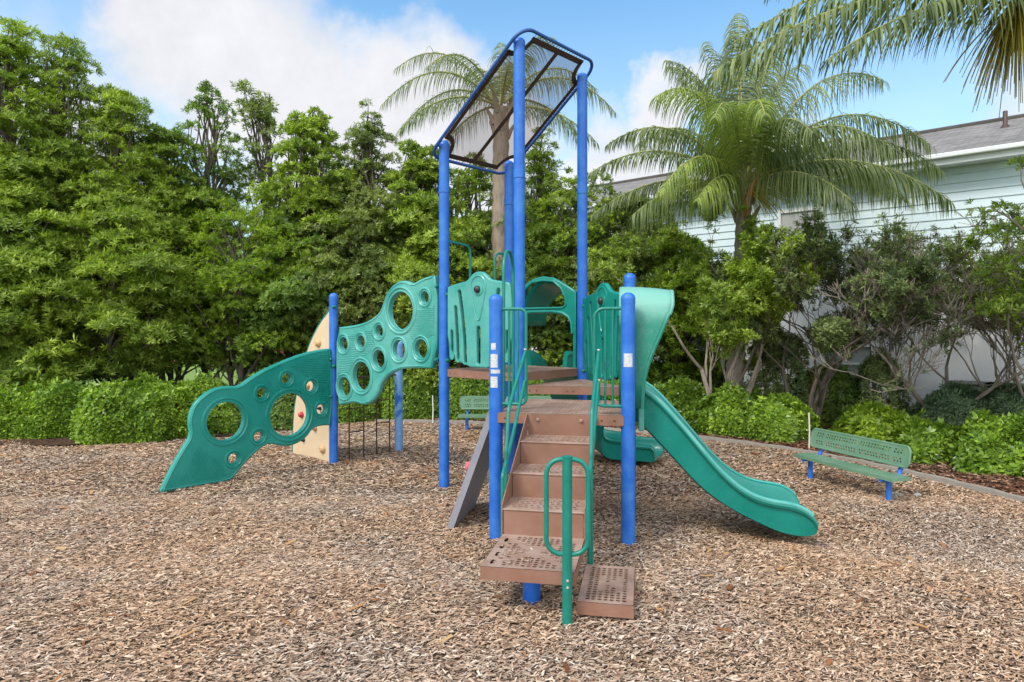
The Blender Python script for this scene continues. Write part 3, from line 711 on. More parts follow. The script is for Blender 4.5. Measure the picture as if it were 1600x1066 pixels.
# ---- hooded doorway on the far side of the upper deck
def door():
    o, d = P4.copy(), U; c = S/2; a = .085
    oh = [(a, Z3-.02), (a, 2.49), (a+.04, 2.52), (.22, 2.57), (.33, 2.63), (.46, 2.69), (c, 2.715)]
    ol = oh+[(S-x, z) for x, z in oh[::-1][1:]]
    ih = [(.13, Z3+.0), (.13, Z3+.02), (.135, 1.95), (.15, 2.06), (.20, 2.14), (.30, 2.19), (.45, 2.21)]
    inner = ih+[(S-x, z) for x, z in ih[::-1]]
    cres = [(.24, 2.32), (.25, 2.43), (.32, 2.55), (.44, 2.64), (c, 2.66)]; cres += [(S-x, z) for x, z in cres[::-1][1:]]+[(S-.3, 2.285), (.3, 2.285)]
    # doorway is a notch in the outline
    full = [(a, Z3-.02)]+oh[1:]+[(S-x, z) for x, z in oh[::-1][1:]]+[(S-.13, Z3-.02)]+[(S-x, z) for x, z in ih[2:]]+[(x, z) for x, z in ih[::-1][:-2]]+[(.13, Z3-.02)]
    me = panel_mesh(full, [chaikin(cres, 2)], .06, .016, o, d); p = link('slide_entrance', me, M['green'], play, smooth=True, label='green arched slide doorway with half-moon opening at the back')
    mb = MB(); nrm = d.cross(UP)
    lip = [(S-x, z) for x, z in ih[2:]]; mb.tube([onl(o,d,x,z+ (.03 if z > 2 else 0))+nrm*.03 for x, z in (ih[2:]+[(S-x, z) for x, z in ih[::-1][:-2]])], .02, 8)
    mb.tube([onl(o,d,x,z)+nrm*.03 for x, z in cres], .016, 8, closed=True); mb.build('moulded_lip', M['green'], p, smooth=True)
    # barrel roof behind it
    mb = MB(); vs = []; n = 16; k_ = 7
    for j in range(k_):
        t = j/(k_-1)
        for i in range(n+1):
            th = math.pi*i/n; x = c-.46*math.cos(th); z = 2.05+(.62-.12*t)*math.sin(th)
            vs.append(onl(o,d,x,z)+V*(.03+.55*t))
    fs = [(j*(n+1)+i, j*(n+1)+i+1, (j+1)*(n+1)+i+1, (j+1)*(n+1)+i) for j in range(k_-1) for i in range(n)]
    mb.add(vs, fs); h = mb.build('hood_roof', M['green'], p, smooth=True); m = h.modifiers.new('solid', 'SOLIDIFY'); m.thickness = .02
door()

# ---- slides
def profile_channel(path, width, wall, name, mat, label, flare=None, lip=None):
    """path: list of (centre point of the bed, side vector, rim height, underside depth)"""
    mb = MB(); vs = []; n = 0
    for (c, side, rh, ud) in path:
        w = width/2
        sec = [(-w+.075, -ud), (-w+.03, -ud*.7), (-w+.015, rh*.35), (-w+.012, rh-.07), (-w-.015, rh-.06), (-w-.025, rh-.035), (-w-.015, rh-.008), (-w+.02, rh), (-w+.055, rh-.012), (-w+.075, rh-.05),
               (-w+.095, .05), (-w+.14, .012), (-w+.22, 0), (0, -.012)]
        sec = sec+[(-x, z) for x, z in sec[::-1][1:]]
        sec += [(.12, -ud-.005), (-.12, -ud-.005)]
        n = len(sec)
        for x, z in sec: vs.append(c+side*x+UP*z)
    m = len(path)
    fs = [(i*n+k, i*n+(k+1) % n, (i+1)*n+(k+1) % n, (i+1)*n+k) for i in range(m-1) for k in range(n)]
    fs += [tuple(range(n)), tuple((m-1)*n+k for k in range(n))[::-1]]
    mb.add(vs, fs); o = mb.build(name, M[mat], play, smooth=True, label=label); return o
TN, TF = .235, 1.03      # near and far side of the straight slide along F2 -> B
np_o = F2+(-G)*TN
rim_px = [(990,598),(1001.6,604),(1018.5,611),(1046.7,642),(1077.6,677),(1105.8,712),(1134,743),(1168,769),(1201.5,781),(1238,786),(1252,791),(1264,798),(1273,807),(1279,818),(1281.5,831)]
bot_px = [(990,655),(995,659),(1004,667),(1032.6,698),(1061,729),(1089,760),(1117,783),(1159,808),(1187,821),(1215.6,835),(1244,842.5),(1262,843),(1273,840),(1279,836),(1281.5,832.5)]
rim_s = [onplane(x, y, np_o, E) for x, y in rim_px]; bot_s = [onplane(x, y, np_o, E) for x, y in bot_px]
rs, rz = zip(*rim_s); bs, bz = zip(*bot_s)
path = []
for s in rs[0]+(rs[-1]-rs[0]-.004)*(1-(1-np.linspace(0,1,60))**1.35):
    zr = float(np.interp(s, rs, rz)); zb = float(np.interp(s, bs, bz))
    path.append([s, zr, zb])
pa = np.array(path); ker = np.ones(7)/7
for c_ in (1, 2):
    e_ = np.pad(pa[:,c_], 3, mode='edge'); sm = np.convolve(e_, ker, 'valid'); w_ = np.clip((58-np.arange(60))/8, 0, 1); pa[:,c_] = sm*w_+pa[:,c_]*(1-w_)
sec_path = []
for i, (s, zr, zb) in enumerate(pa):
    if zr-zb < .10: continue
    hgt = zr-zb; ud = hgt*.22; bed = zb+ud
    sec_path.append((F2+(-G)*((TN+TF)/2)+E*s+UP*bed, -G, zr-bed, ud))
def nose(secs, d, k=((.03,.93),(.055,.78),(.07,.5))):
    c, side, rh, ud = secs[-1]
    for dx, f in k: secs.append((c+d*dx, side, rh*f, ud*f))
sl1 = profile_channel(sec_path, TF-TN, .2, 'slide', 'slide', 'straight green slide running down to the right')
for sg in (-1, 1):      # rolled edges paler than the bed: fading plus rim highlight put into colour
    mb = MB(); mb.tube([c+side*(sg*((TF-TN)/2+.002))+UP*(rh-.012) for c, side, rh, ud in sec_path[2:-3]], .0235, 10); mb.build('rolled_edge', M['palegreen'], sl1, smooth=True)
# flange where the slide meets the deck
q = Matrix((E, -G, UP)).transposed()
for t in (TN-.01, TF+.01):
    mb = MB(); mb.box(F2+(-G)*t+E*.12+UP*1.21, .055, .05, .34, q); mb.build('slide_flange', M['palegreen'], sl1, bevel=.012)
# hood over the slide mouth: shell between the posts, flaring outwards at the top
def hood():
    sil = [(1003,640),(1005,600),(1012,570),(1022,545),(1035,515),(1045,490),(1051,470),(1040,459),(1020,453)]
    o = F2+(-G)*.13; g = sorted([(onplane(x, y, o, E)[1], onplane(x, y, o, E)[0]) for x, y in sil[:7]])
    gzs = [a for a, b in g]; gs = [b for a, b in g]
    vs = []; n = 40; m = 12
    t0, t1, zb_, zt_ = .10, S-.10, 1.27, 2.43
    prof = []
    for k in range(n+1):
        th = math.pi*k/n; cx = -math.cos(th); sx = math.sin(th); p_ = .35
        t = (t0+t1)/2+(t1-t0)/2*math.copysign(abs(cx)**p_, cx); z = zb_+(zt_-zb_)*abs(sx)**.62
        prof.append((t, z))
    for (t, z) in prof:
        so_ = float(np.interp(z, gzs, gs)); edge = so_
        for j in range(m+1):
            f = j/m; s = -.09+(edge+.09)*f; zz = z+(-.04*f*f if z > 2.2 else 0)
            tt = t+((t-(t0+t1)/2))*.10*f*max(0, (z-1.6))
            vs.append(F2+(-G)*tt+E*s+UP*zz)
    fs = [(i*(m+1)+j, (i+1)*(m+1)+j, (i+1)*(m+1)+j+1, i*(m+1)+j+1) for i in range(n) for j in range(m)]
    mb = MB(); mb.add(vs, fs); h = mb.build('slide_hood', M['hood'], sl1, smooth=True); md = h.modifiers.new('solid','SOLIDIFY'); md.thickness = .025; md.offset = 0
    lipb = MB(); lipb.tube([vs[i*(m+1)+m] for i in range(n+1)], .02, 8); lipb.build('hood_rim', M['hood'], sl1, smooth=True)
def hood_mat():
    """green plastic paler towards the top: bleaching plus sky highlight put into the colour"""
    m, nt, b = newmat('bleach_sheen_hood'); g = nt.nodes.new('ShaderNodeNewGeometry'); s = nt.nodes.new('ShaderNodeSeparateXYZ'); nt.links.new(g.outputs['Position'], s.inputs[0])
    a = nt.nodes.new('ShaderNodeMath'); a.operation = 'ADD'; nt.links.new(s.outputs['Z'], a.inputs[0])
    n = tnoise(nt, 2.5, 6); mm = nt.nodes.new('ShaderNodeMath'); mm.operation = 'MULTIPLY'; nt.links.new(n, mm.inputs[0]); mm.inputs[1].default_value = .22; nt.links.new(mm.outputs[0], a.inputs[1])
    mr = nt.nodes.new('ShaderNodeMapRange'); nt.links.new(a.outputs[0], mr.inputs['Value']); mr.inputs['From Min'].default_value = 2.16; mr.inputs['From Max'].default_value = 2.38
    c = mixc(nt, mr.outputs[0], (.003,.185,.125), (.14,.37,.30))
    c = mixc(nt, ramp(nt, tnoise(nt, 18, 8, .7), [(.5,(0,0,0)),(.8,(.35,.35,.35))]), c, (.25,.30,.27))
    nt.links.new(c, b.inputs['Base Color']); b.inputs['Roughness'].default_value = .45; return m
M['hood'] = hood_mat()
hood()
# curved slide from the back of the upper deck
def bez(p, n):
    out = []
    P = [Vector(q) for q in p]
    for i in range(n+1):
        t = i/n; a = (1-t)**3; b = 3*(1-t)**2*t; c = 3*(1-t)*t*t; d = t**3; out.append(P[0]*a+P[1]*b+P[2]*c+P[3]*d)
    return out
m0 = P4+U*(S/2)
cur = bez([m0+V*.05, m0+V*1.15, Vector((.75,10.75,0)), Vector((2.12,10.15,0))], 48)
sp2 = []
for i, p in enumerate(cur):
    t = i/48; a = cur[max(i-1,0)]; b = cur[min(i+1,48)]; tg = (b-a).normalized(); side = tg.cross(UP)*-1
    zc = 1.50*(1-t)**1.0 if t < 0 else 0
    e = min(1, t/.86); zc = .14+(1.46-.14)*(.5+.5*math.cos(math.pi*e**.9))
    sp2.append((Vector((p.x, p.y, zc)), side, .26-(.06 if t > .9 else 0), .07))
nose(sp2, (cur[-1]-cur[-2]).normalized())
profile_channel(sp2, .72, .2, 'slide', 'slide', 'curved green slide behind the stairs')
# ---- tan climbing wall with green edge
def rockwall():
    o, d = A1-U*.06, -U
    pxs = [(518,722),(517,484),(501.6,505),(490,527),(483,544),(473,580),(465,618),(461,645),(459.5,680),(459,706)]
    ol = [onplane(x, y, o, d) for x, y in pxs]; ol = [(0,-.03),(0,ol[1][1])]+ol[2:-1]+[(ol[-1][0],-.03)]
    me = panel_mesh(ol, [], .05, .012, o, d); p = link('climbing_wall', me, M['tan'], play, smooth=True, label='tan climbing wall with coloured holds and green edge')
    mb = MB(); mb.tube([onl(o,d,*q) for q in chaikin(ol[1:], 2, closed=False)], .028, 10); mb.build('green_edge', M['greentube'], p, smooth=True)
    nr = d.cross(UP); nr = nr if nr.y < 0 else -nr
    q = nr.to_track_quat('Z','Y').to_matrix()
    for x, y, mt, r in ((500,536,'hold',.07),(474,648,'red',.055),(495,669,'hold',.05),(507,701,'hold',.075),(477,687,'black',.035),(503,638,'black',.03),(484,603,'hold',.05)):
        s, z = onplane(x, y, o, d); mb = MB(); mb.lathe(onl(o,d,s,z)+nr*.02, [(r,0),(r*.95,.02),(r*.6,.05),(r*.35,.065),(.01,.06)], 9, q); mb.build('climbing_hold', M[mt], p, smooth=True)
    for x, y, mt in ((488,560,'red'),(492,620,'black'),(508,520,'red')): pass
rockwall()
# ---- grey climbing ramp on the left of the front deck
def ramp_():
    o = F1+(-G)*.17; w = .92; foot = -E*.52
    top = o+UP*(Z1+.02)-E*.06; bot = Vector((o.x, o.y, 0))+foot-UP*.02
    mb = MB(); n = 12; vs = []
    for i in range(n+1):
        t = i/n; c = bot.lerp(top, t)
        for k, (a, b) in enumerate(((0,-.03),(0,.035),(.05,.045),(.09,.02),(w-.09,.02),(w-.05,.045),(w,.035),(w,-.03))):
            vs.append(c+(-G)*a+(-E+UP*.45).normalized()*b)
    m = 8; fs = [(i*m+k, i*m+(k+1) % m, (i+1)*m+(k+1) % m, (i+1)*m+k) for i in range(n) for k in range(m)]+[tuple(range(m))[::-1], tuple(n*m+k for k in range(m))]
    mb.add(vs, fs); p = mb.build('climbing_ramp', M['greyplastic'], play, smooth=True, label='grey plastic climbing ramp with pink holds')
    nr = (-E+UP*.45).normalized(); q = nr.to_track_quat('Z','Y').to_matrix()
    for t, a in ((.45,.3),(.22,.6)):
        c = bot.lerp(top, t)+(-G)*a+nr*.07; mb = MB(); mb.lathe(c, [(.055,-.01),(.06,.02),(.04,.045),(.015,.06)], 10, q); mb.build('climbing_hold', M['pink'], p, smooth=True)
ramp_()
# ---- thin brown ladder frames between the two far left posts
mb = MB(); hs = [.28,.55,.80,1.06]
for i, s in enumerate(hs): mb.tube([onl(A1,V,s,-.05), onl(A1,V,s,1.25)], .011, 8)
for i, zz in enumerate(((.42,.78,1.12),(.62,.98),(.5,.86,1.2))):
    for z in zz: mb.tube([onl(A1,V,hs[i],z), onl(A1,V,hs[i+1],z)], .010, 8)
mb.tube([onl(A1,V,.06,1.25), onl(A1,V,S-.06,1.25)], .014, 8)
mb.build('rung_ladder', M['darkbrown'], play, smooth=True)

# ---- canopy: sloping pipe frame with brown mesh
def canopy():
    zl, sl = 4.33, .775
    def cp(s, t): return P1+U*s+V*t+UP*(zl+sl*s)
    a0, a1, b0, b1 = -.16, S+.15, -.115, S+.115
    co = [cp(a0,b0), cp(a1,b0), cp(a1,b1), cp(a0,b1)]
    fr = MB().tube(fillet(co, .19, 9, closed=True), .021, 12, closed=True).build('canopy_frame', M['navy'], play, smooth=True)
    # fabric outline with a bite round each post
    m = .034; out_ = []
    def bite(cx, cy, r, th0, th1): return [(cx+r*math.cos(R(a)), cy+r*math.sin(R(a))) for a in np.linspace(th0, th1, 9)]
    x0, x1, y0, y1 = a0+m, a1-m, b0+m, b1-m; r = .17
    poly = [(x0+.22, y0)]+[(x1-.22, y0)]+bite(x1-.04, y0+.04, r, 190, 80)+[(x1, y1-.22)]+bite(x1-.04, y1-.04, r, 280, 170)+[(x0+.22, y1)]+bite(x0+.04, y1-.04, r, 10, -100)+[(x0, y0+.22)]+bite(x0+.04, y0+.04, r, 100, -10)
    import bmesh
    me = bpy.data.meshes.new('canopy_fabric'); bm = bmesh.new()
    f = bm.faces.new([bm.verts.new(cp(x, y)) for x, y in poly]); bmesh.ops.triangulate(bm, faces=[f]); bm.to_mesh(me); bm.free()
    fb = link('canopy_fabric', me, M['mesh'], play, label='brown see-through mesh stretched in the canopy frame')
    # hem bands
    nrm = U.cross(V); nrm = (cp(1,0)-cp(0,0)).cross(cp(0,1)-cp(0,0)).normalized()
    mb = MB(); n = len(poly); cx, cy = (x0+x1)/2, (y0+y1)/2; w = .055
    P2d = [Vector(p) for p in poly]; inn = []
    for i in range(n):
        a = P2d[i-1]; b = P2d[(i+1) % n]; t = (b-a).normalized(); q = P2d[i]+Vector((-t.y, t.x))*w; inn.append(q if inpoly(q.x, q.y, poly) else P2d[i]-Vector((-t.y, t.x))*w)
    for off in (-.003, .003):
        mb.add([cp(p.x, p.y)+nrm*off for p in P2d]+[cp(p.x, p.y)+nrm*off for p in inn], [(i, (i+1) % n, n+(i+1) % n, n+i) for i in range(n)])
        yc = (y0+y1)/2; mb.add([cp(x0+w, yc-.03)+nrm*off, cp(x1-w, yc-.03)+nrm*off, cp(x1-w, yc+.03)+nrm*off, cp(x0+w, yc+.03)+nrm*off], [(0,1,2,3)])
    mb.build('hem', M['hem'], fb)
    # lacing and brackets
    mb = MB()
    for (xa, ya, xb, yb, k) in ((x0+.2,y0,x1-.2,y0,26),(x0+.2,y1,x1-.2,y1,26),(x1,y0+.2,x1,y1-.2,20),(x0,y0+.2,x0,y1-.2,20)):
        ox, oy = (0, -m if ya == y0 else m) if xa != xb else ((m if xa == x1 else -m), 0)
        for i in range(k):
            t = (i+.5)/k; x = xa+(xb-xa)*t; y = ya+(yb-ya)*t; mb.tube([cp(x-ox*.3, y-oy*.3), cp(x+ox, y+oy)+(cp(x+.01,y+.01)-cp(x,y))], .003, 5)
    lc = mb.build('lacing', M['hem'], fb); lc['kind'] = 'stuff'
    for (pp, sx, sy) in ((P1,0,-1),(P2,0,-1),(P3,0,1),(P4,0,1)):
        s_ = 0 if pp in (P1, P4) else S; t_ = 0 if sy < 0 else S
        z = zl+sl*s_-.0; p0 = P1+U*s_+V*t_; MB().tube([p0+UP*(z-.05), cp(s_, b0 if sy < 0 else b1)], .018, 8).build('canopy_bracket', M['blue'], play, smooth=True)
canopy()

# ------------------------------------------------------------------ benches
def make_bench(loc, ang, L, label, group='benches'):
    ex = dirv(ang); ey = Vector((-ex.y, ex.x, 0))       # ey = towards the back rest
    t = thing('park_bench', label, 'bench', loc, group); o = Vector(loc)
    def hol(i, j, nx, ny):
        if j in (0, ny-1) or i in (0, nx-1) or j == ny//2 or i in (4, nx-5, nx//2): return None
        return (.0135, .012)
    sd = .27; zs = .315; nx, ny = int(L/.042), 7
    mb = MB(); perf(mb, o-ex*(L/2)-ey*(sd/2)+UP*zs, ex, ey, nx, ny, L/nx, sd/ny, lambda i, j: hol(i, j, nx, ny), .006)
    cn = [o-ex*(L/2)-ey*(sd/2), o+ex*(L/2)-ey*(sd/2), o+ex*(L/2)+ey*(sd/2), o-ex*(L/2)+ey*(sd/2)]
    rim(mb, [c+UP*0 for c in [Vector((p.x,p.y,0)) for p in cn]], zs, .04, .004)
    mb.build('seat', M['bench'], t)
    tilt = (UP+ey*.18).normalized(); bh = .24; bL = L*.97; k = 1
    mb = MB(); b0 = o-ex*(bL/2)+ey*(sd/2-.01)+UP*(zs+.10)
    nb_ = int((bL-.1)/.042); perf(mb, b0+ex*.05, ex, tilt, nb_, 7, (bL-.1)/nb_, bh/7, lambda i, j: hol(i, j, nb_, 7), .006)
    nb = ex.cross(tilt).normalized(); 
    edge = fillet([b0+ex*.03, b0+ex*(bL-.03), b0+ex*bL+tilt*.05, b0+ex*bL+tilt*(bh-.05), b0+ex*(bL-.04)+tilt*bh, b0+ex*.04+tilt*bh, b0+tilt*(bh-.05), b0+tilt*.05], .02, 3, closed=True)
    mb.tube([p-nb*.008 for p in edge], .014, 8, closed=True)
    for e in (0, 1):
        x = b0+ex*(bL if e else 0); x2 = b0+ex*((bL-.05) if e else .05); q = [x2, x2+tilt*bh, x+tilt*(bh-.04), x+tilt*.04]
        mb.add(q, [(0,1,2,3)])
    mb.build('backrest', M['bench'], t)
    for sgn in (-1, 1):
        c = o+ex*sgn*(L/2-.17); mb = MB()
        mb.tube([c-ey*.0+UP*-.08, c+UP*(zs-.035)], .032, 14); mb.build('leg', M['blue'], t, smooth=True)
        mb = MB(); arm = fillet([c-ey*.13+UP*(zs-.05), c+ey*.14+UP*(zs-.05), c+ey*.22+UP*(zs+.17), c+ey*.245+UP*(zs+.26)], .06, 5)
        mb.tube(arm, .026, 12); mb.build('support_arm', M['blue'], t, smooth=True)
    return t
bA, bB = Vector((4.39,7.96,0)), Vector((3.99,9.18,0)); bc = (bA+bB)/2; dd = (bB-bA); 
make_bench(tuple(bc), math.degrees(math.atan2(-dd.y, -dd.x)), 1.60, 'green perforated metal bench at the right of the playground, by the curved edging')
make_bench((-.12,13.3,0), 0, 1.85, 'small far green bench behind the blue posts, in front of the back hedge')

# ------------------------------------------------------------------ house
def house():
    a = Vector((-.74,.67,0)).normalized(); n = Vector((a.y, -a.x, 0));   # a: along wall to the left, n: away from camera
    if n.y < 0: n = -n
    o = Vector((8.7,15.5,0)); h = thing('house', 'two-storey light blue house with white trim, pale stucco base and grey shingle roof', 'house', tuple(o))
    e0, e1 = -9.0, 14.5; ZE = 5.55
    mt, nt, b = newmat('siding'); g = nt.nodes.new('ShaderNodeNewGeometry')
    nt.links.new(ramp(nt, tnoise(nt, .9, 5), [(.3,(.58,.68,.72)),(.7,(.64,.74,.77))]), b.inputs['Base Color']); b.inputs['Roughness'].default_value = .7; bump(nt, b, tnoise(nt, 40, 3, stretch=(1,1,8)), .2, .01)
    stu, nt, b = newmat('stucco'); nt.links.new(ramp(nt, tnoise(nt, 1.2, 7), [(.3,(.66,.65,.66)),(.7,(.76,.75,.76))]), b.inputs['Base Color']); b.inputs['Roughness'].default_value = .9; bump(nt, b, tnoise(nt, 60, 4), .6, .02)
    sh, nt, b = newmat('shingles'); 
    br = nt.nodes.new('ShaderNodeTexBrick'); tc = nt.nodes.new('ShaderNodeTexCoord'); nt.links.new(tc.outputs['UV'], br.inputs['Vector'])
    br.inputs['Scale'].default_value = 1; br.inputs['Brick Width'].default_value = .35; br.inputs['Row Height'].default_value = .14; br.inputs['Mortar Size'].default_value = .006
    br.inputs['Color1'].default_value = (.235,.215,.20,1); br.inputs['Color2'].default_value = (.15,.14,.13,1); br.inputs['Mortar'].default_value = (.08,.07,.06,1)
    c = mixc(nt, 1.0, br.outputs['Color'], ramp(nt, tnoise(nt, 3, 6), [(.3,(.8,.8,.8)),(.7,(1.2,1.2,1.2))]), 'MULTIPLY'); nt.links.new(c, b.inputs['Base Color']); b.inputs['Roughness'].default_value = .95
    # lower wall, upper siding of overlapping boards
    q = Matrix((a, n, UP)).transposed(); mid = (e0+e1)/2; Lw = e1-e0
    mb = MB(); mb.box(o+a*mid+n*4+UP*1.5, Lw, 8, 3.04, q); mb.build('lower_wall', stu, h)
    mb = MB(); z = 3.02; bh = .19
    while z < ZE:
        zt = min(z+bh, ZE)
        # board leaning out at its foot
        p = [o+a*e0-n*.035+UP*z, o+a*e1-n*.035+UP*z, o+a*e1-n*.012+UP*zt, o+a*e0-n*.012+UP*zt]
        mb.add(p, [(3,2,1,0)]); mb.add([p[0], p[1], p[1]+n*.023, p[0]+n*.023], [(0,1,2,3)]); z += bh
    mb.add([o+a*e0+n*.01+UP*3.02, o+a*e0+n*8+UP*3.02, o+a*e0+n*8+UP*ZE, o+a*e0+UP*ZE], [(0,1,2,3)])
    mb.add([o+a*e1+n*.0+UP*3.02, o+a*e1+n*8+UP*3.02, o+a*e1+n*8+UP*ZE, o+a*e1+UP*ZE], [(3,2,1,0)])
    mb.build('siding', mt, h)
    mb = MB(); mb.box(o+a*mid-n*.035+UP*3.0, Lw, .05, .16, q); mb.build('trim_band', M['white'], h, bevel=.005)
    # roof
    ov = .5; rp = .36; hw = 4.0; mb = MB()
    f0, f1 = e0-.5, e1+.5
    zf = ZE+.1
    rid = o+n*hw+UP*(zf+(hw+ov)*rp)
    A_ = o+a*f0-n*ov+UP*zf; Bp = o+a*f1-n*ov+UP*zf; C_ = rid+a*(f1-0); D_ = rid+a*f0
    E_ = o+a*f0+n*(8+ov)+UP*zf; G_ = o+a*f1+n*(8+ov)+UP*zf
    me = bpy.data.meshes.new('roof'); me.from_pydata([A_, Bp, C_, D_, E_, G_], [], [(0,3,2,1),(3,4,5,2)]); me.update()
    uv = me.uv_layers.new(name='UVMap'); Ls = f1-f0; sl_ = (hw+ov)*math.sqrt(1+rp*rp)
    uvs = {0:(0,0),1:(Ls,0),2:(Ls,sl_),3:(0,sl_),4:(0,0),5:(Ls,0)}
    for l in me.loops: uv.data[l.index].uv = uvs[l.vertex_index]
    rf = link('roof', me, sh, h); md = rf.modifiers.new('solid','SOLIDIFY'); md.thickness = .05
    mb = MB(); mb.box(o+a*mid-n*(ov+.0)+UP*(zf-.11), Ls, .03, .19, q); mb.build('fascia', M['white'], h)
    mb = MB(); mb.box(o+a*mid-n*(ov+.07)+UP*(zf-.03), Ls, .11, .10, q); mb.build('gutter', M['white'], h, bevel=.02)
    mb = MB(); mb.add([o+a*f0-n*ov+UP*(zf-.19), o+a*f1-n*ov+UP*(zf-.19), o+a*f1+n*.0+UP*(zf-.19), o+a*f0+UP*(zf-.19)], [(0,1,2,3)]); mb.build('soffit', M['white'], h)
    mb = MB(); mb.tube([rid+a*f0+UP*.03, rid+a*f1+UP*.03], .06, 6); mb.build('ridge_cap', sh, rf)
    # gable triangles
    for e in (e0, e1):
        mb = MB(); mb.add([o+a*e+UP*ZE, o+a*e+n*8+UP*ZE, o+a*e+n*4+UP*(ZE+4.2*rp)], [(0,1,2)]); mb.build('gable', mt, h)
    def along(px):     # position along wall under a sight line
        k = (px-800)/F; return (k*o.y-o.x)/(a.x-k*a.y)
    # vent pipe on the roof
    s = along(1500); base = o+a*(s-.5)+n*2.6+UP*(zf+(2.6+ov)*rp-.05)
    mb = MB(); mb.lathe(base, [(.13,0),(.06,.1),(.05,.12),(.05,.42),(.045,.43)], 12); mb.build('vent_pipe', M['darkbrown'], rf, smooth=True)
    gl, nt, b = newmat('window_glass'); b.inputs['Base Color'].default_value = (.05,.055,.06,1); b.inputs['Roughness'].default_value = .08
    bl, nt, b = newmat('blinds'); wv = nt.nodes.new('ShaderNodeTexWave'); wv.bands_direction = 'Z'; wv.inputs['Scale'].default_value = 12; g = nt.nodes.new('ShaderNodeNewGeometry'); nt.links.new(g.outputs['Position'], wv.inputs['Vector'])
    nt.links.new(ramp(nt, wv.outputs['Fac'], [(.2,(.22,.22,.22)),(.7,(.50,.50,.48))]), b.inputs['Base Color']); b.inputs['Roughness'].default_value = .6
    def window(px0, px1, z0, z1, mat, label=None):
        s0, s1 = sorted((along(px0), along(px1))); c = o+a*((s0+s1)/2)+UP*((z0+z1)/2); w = s1-s0; hh = z1-z0; d = MB()
        d.box(c-n*.045, w, .02, hh, q); win = d.build('window', mat, h, label=label); f = MB(); t = .09
        for (dx, dz, sx, sz) in ((0,hh/2+t/2,w+2*t,t),(0,-hh/2-t/2,w+2*t,t),(w/2+t/2,0,t,hh),(-w/2-t/2,0,t,hh),(0,0,w,.045)):
            f.box(c+a*dx+UP*dz-n*.06, sx, .07, sz, q)
        f.build('frame', M['white'], win, bevel=.004)
        f = MB(); f.box(c-UP*(hh/2+t+.03)-n*.09, w+.3, .12, .06, q); f.build('sill', M['white'], win, bevel=.005)
    window(1222,1282,3.45,4.85,bl,'upper window with closed blinds'); window(1062,1128,.55,1.95,gl,'dark lower window'); window(1290,1362,.75,1.55,bl,'lower window with half closed blinds')
    # downpipe and white corner post
    s = along(1176); mb = MB(); mb.box(o+a*s-n*.06+UP*2.7, .16, .1, 5.4, q); mb.build('corner_trim', M['white'], h)
    return o, a, n, along
HO, HA, HN, ALONG = house()
# air conditioner unit beside the house
def ac(px, label):
    s = ALONG(px); a, n = HA, HN; q = Matrix((a, n, UP)).transposed(); c = HO+a*s-n*.95
    t = thing('air_conditioner', label, 'air conditioner', tuple(c), 'air conditioners by the house wall'); mb = MB(); c = Vector(c)
    mb.box(c+UP*.45, .8, .8, .82, q); b = mb.build('casing', M['greyplastic'], t, bevel=.03)
    mb = MB()
    for i in range(14): mb.box(c-n*.41+a*(-.35+i*.054)+UP*.44, .012, .012, .68, q)
    mb.build('grille', M['white'], t)
    mb = MB(); mb.box(c+UP*.885, .86, .86, .05, q); mb.build('top_cover', M['black'], t, bevel=.02)
ac(1535, 'dark-topped air conditioner unit by the house wall, left one'); ac(1590, 'dark-topped air conditioner unit by the house wall, right one')
# far buildings glimpsed between the trunks
def far_building(c, w, d, hgt, ang, wallm, roofc, label):
    c = Vector(c); ex = dirv(ang); ey = Vector((-ex.y, ex.x, 0)); q = Matrix((ex, ey, UP)).transposed(); t = thing('building', label, 'building', tuple(c))
    MB().box(c+UP*hgt/2, w, d, hgt, q).build('wall', wallm, t)
    m, nt, b = newmat('far_roof'); nt.links.new(ramp(nt, tnoise(nt, 2, 4), [(.3, roofc), (.7, tuple(x*1.3 for x in roofc))]), b.inputs['Base Color']); b.inputs['Roughness'].default_value = .9
    rb = MB(); e = .5; p = [c+ex*sx*(w/2+e)+ey*sy*(d/2+e)+UP*hgt for sx, sy in ((-1,-1),(1,-1),(1,1),(-1,1))]; r0, r1 = c-ex*(w/2-2)+UP*(hgt+1.6), c+ex*(w/2-2)+UP*(hgt+1.6)
    rb.add(p+[r0, r1], [(0,1,5,4),(1,2,5),(2,3,4,5),(3,0,4),(3,2,1,0)]); rb.build('roof', m, t)
    for k in range(int(w/3)):
        x = -w/2+1.5+k*3; wb = MB(); wb.box(c+ex*x-ey*(d/2+.02)+UP*1.6, 1.1, .06, 1.2, q); o_ = wb.build('window', M['black'], t)
M['terracotta'] = weathered('reddish_wall', (.22,.09,.055), (.30,.14,.09), .9, .6, 1)
far_building((-26,44,0), 22, 9, 2.5, -6, M['terracotta'], (.62,.60,.58), 'low reddish brown building beyond the left trees')
far_building((-6,50,0), 16, 9, 3.2, 4, M['white'], (.25,.22,.2), 'pale building far behind the middle trees')

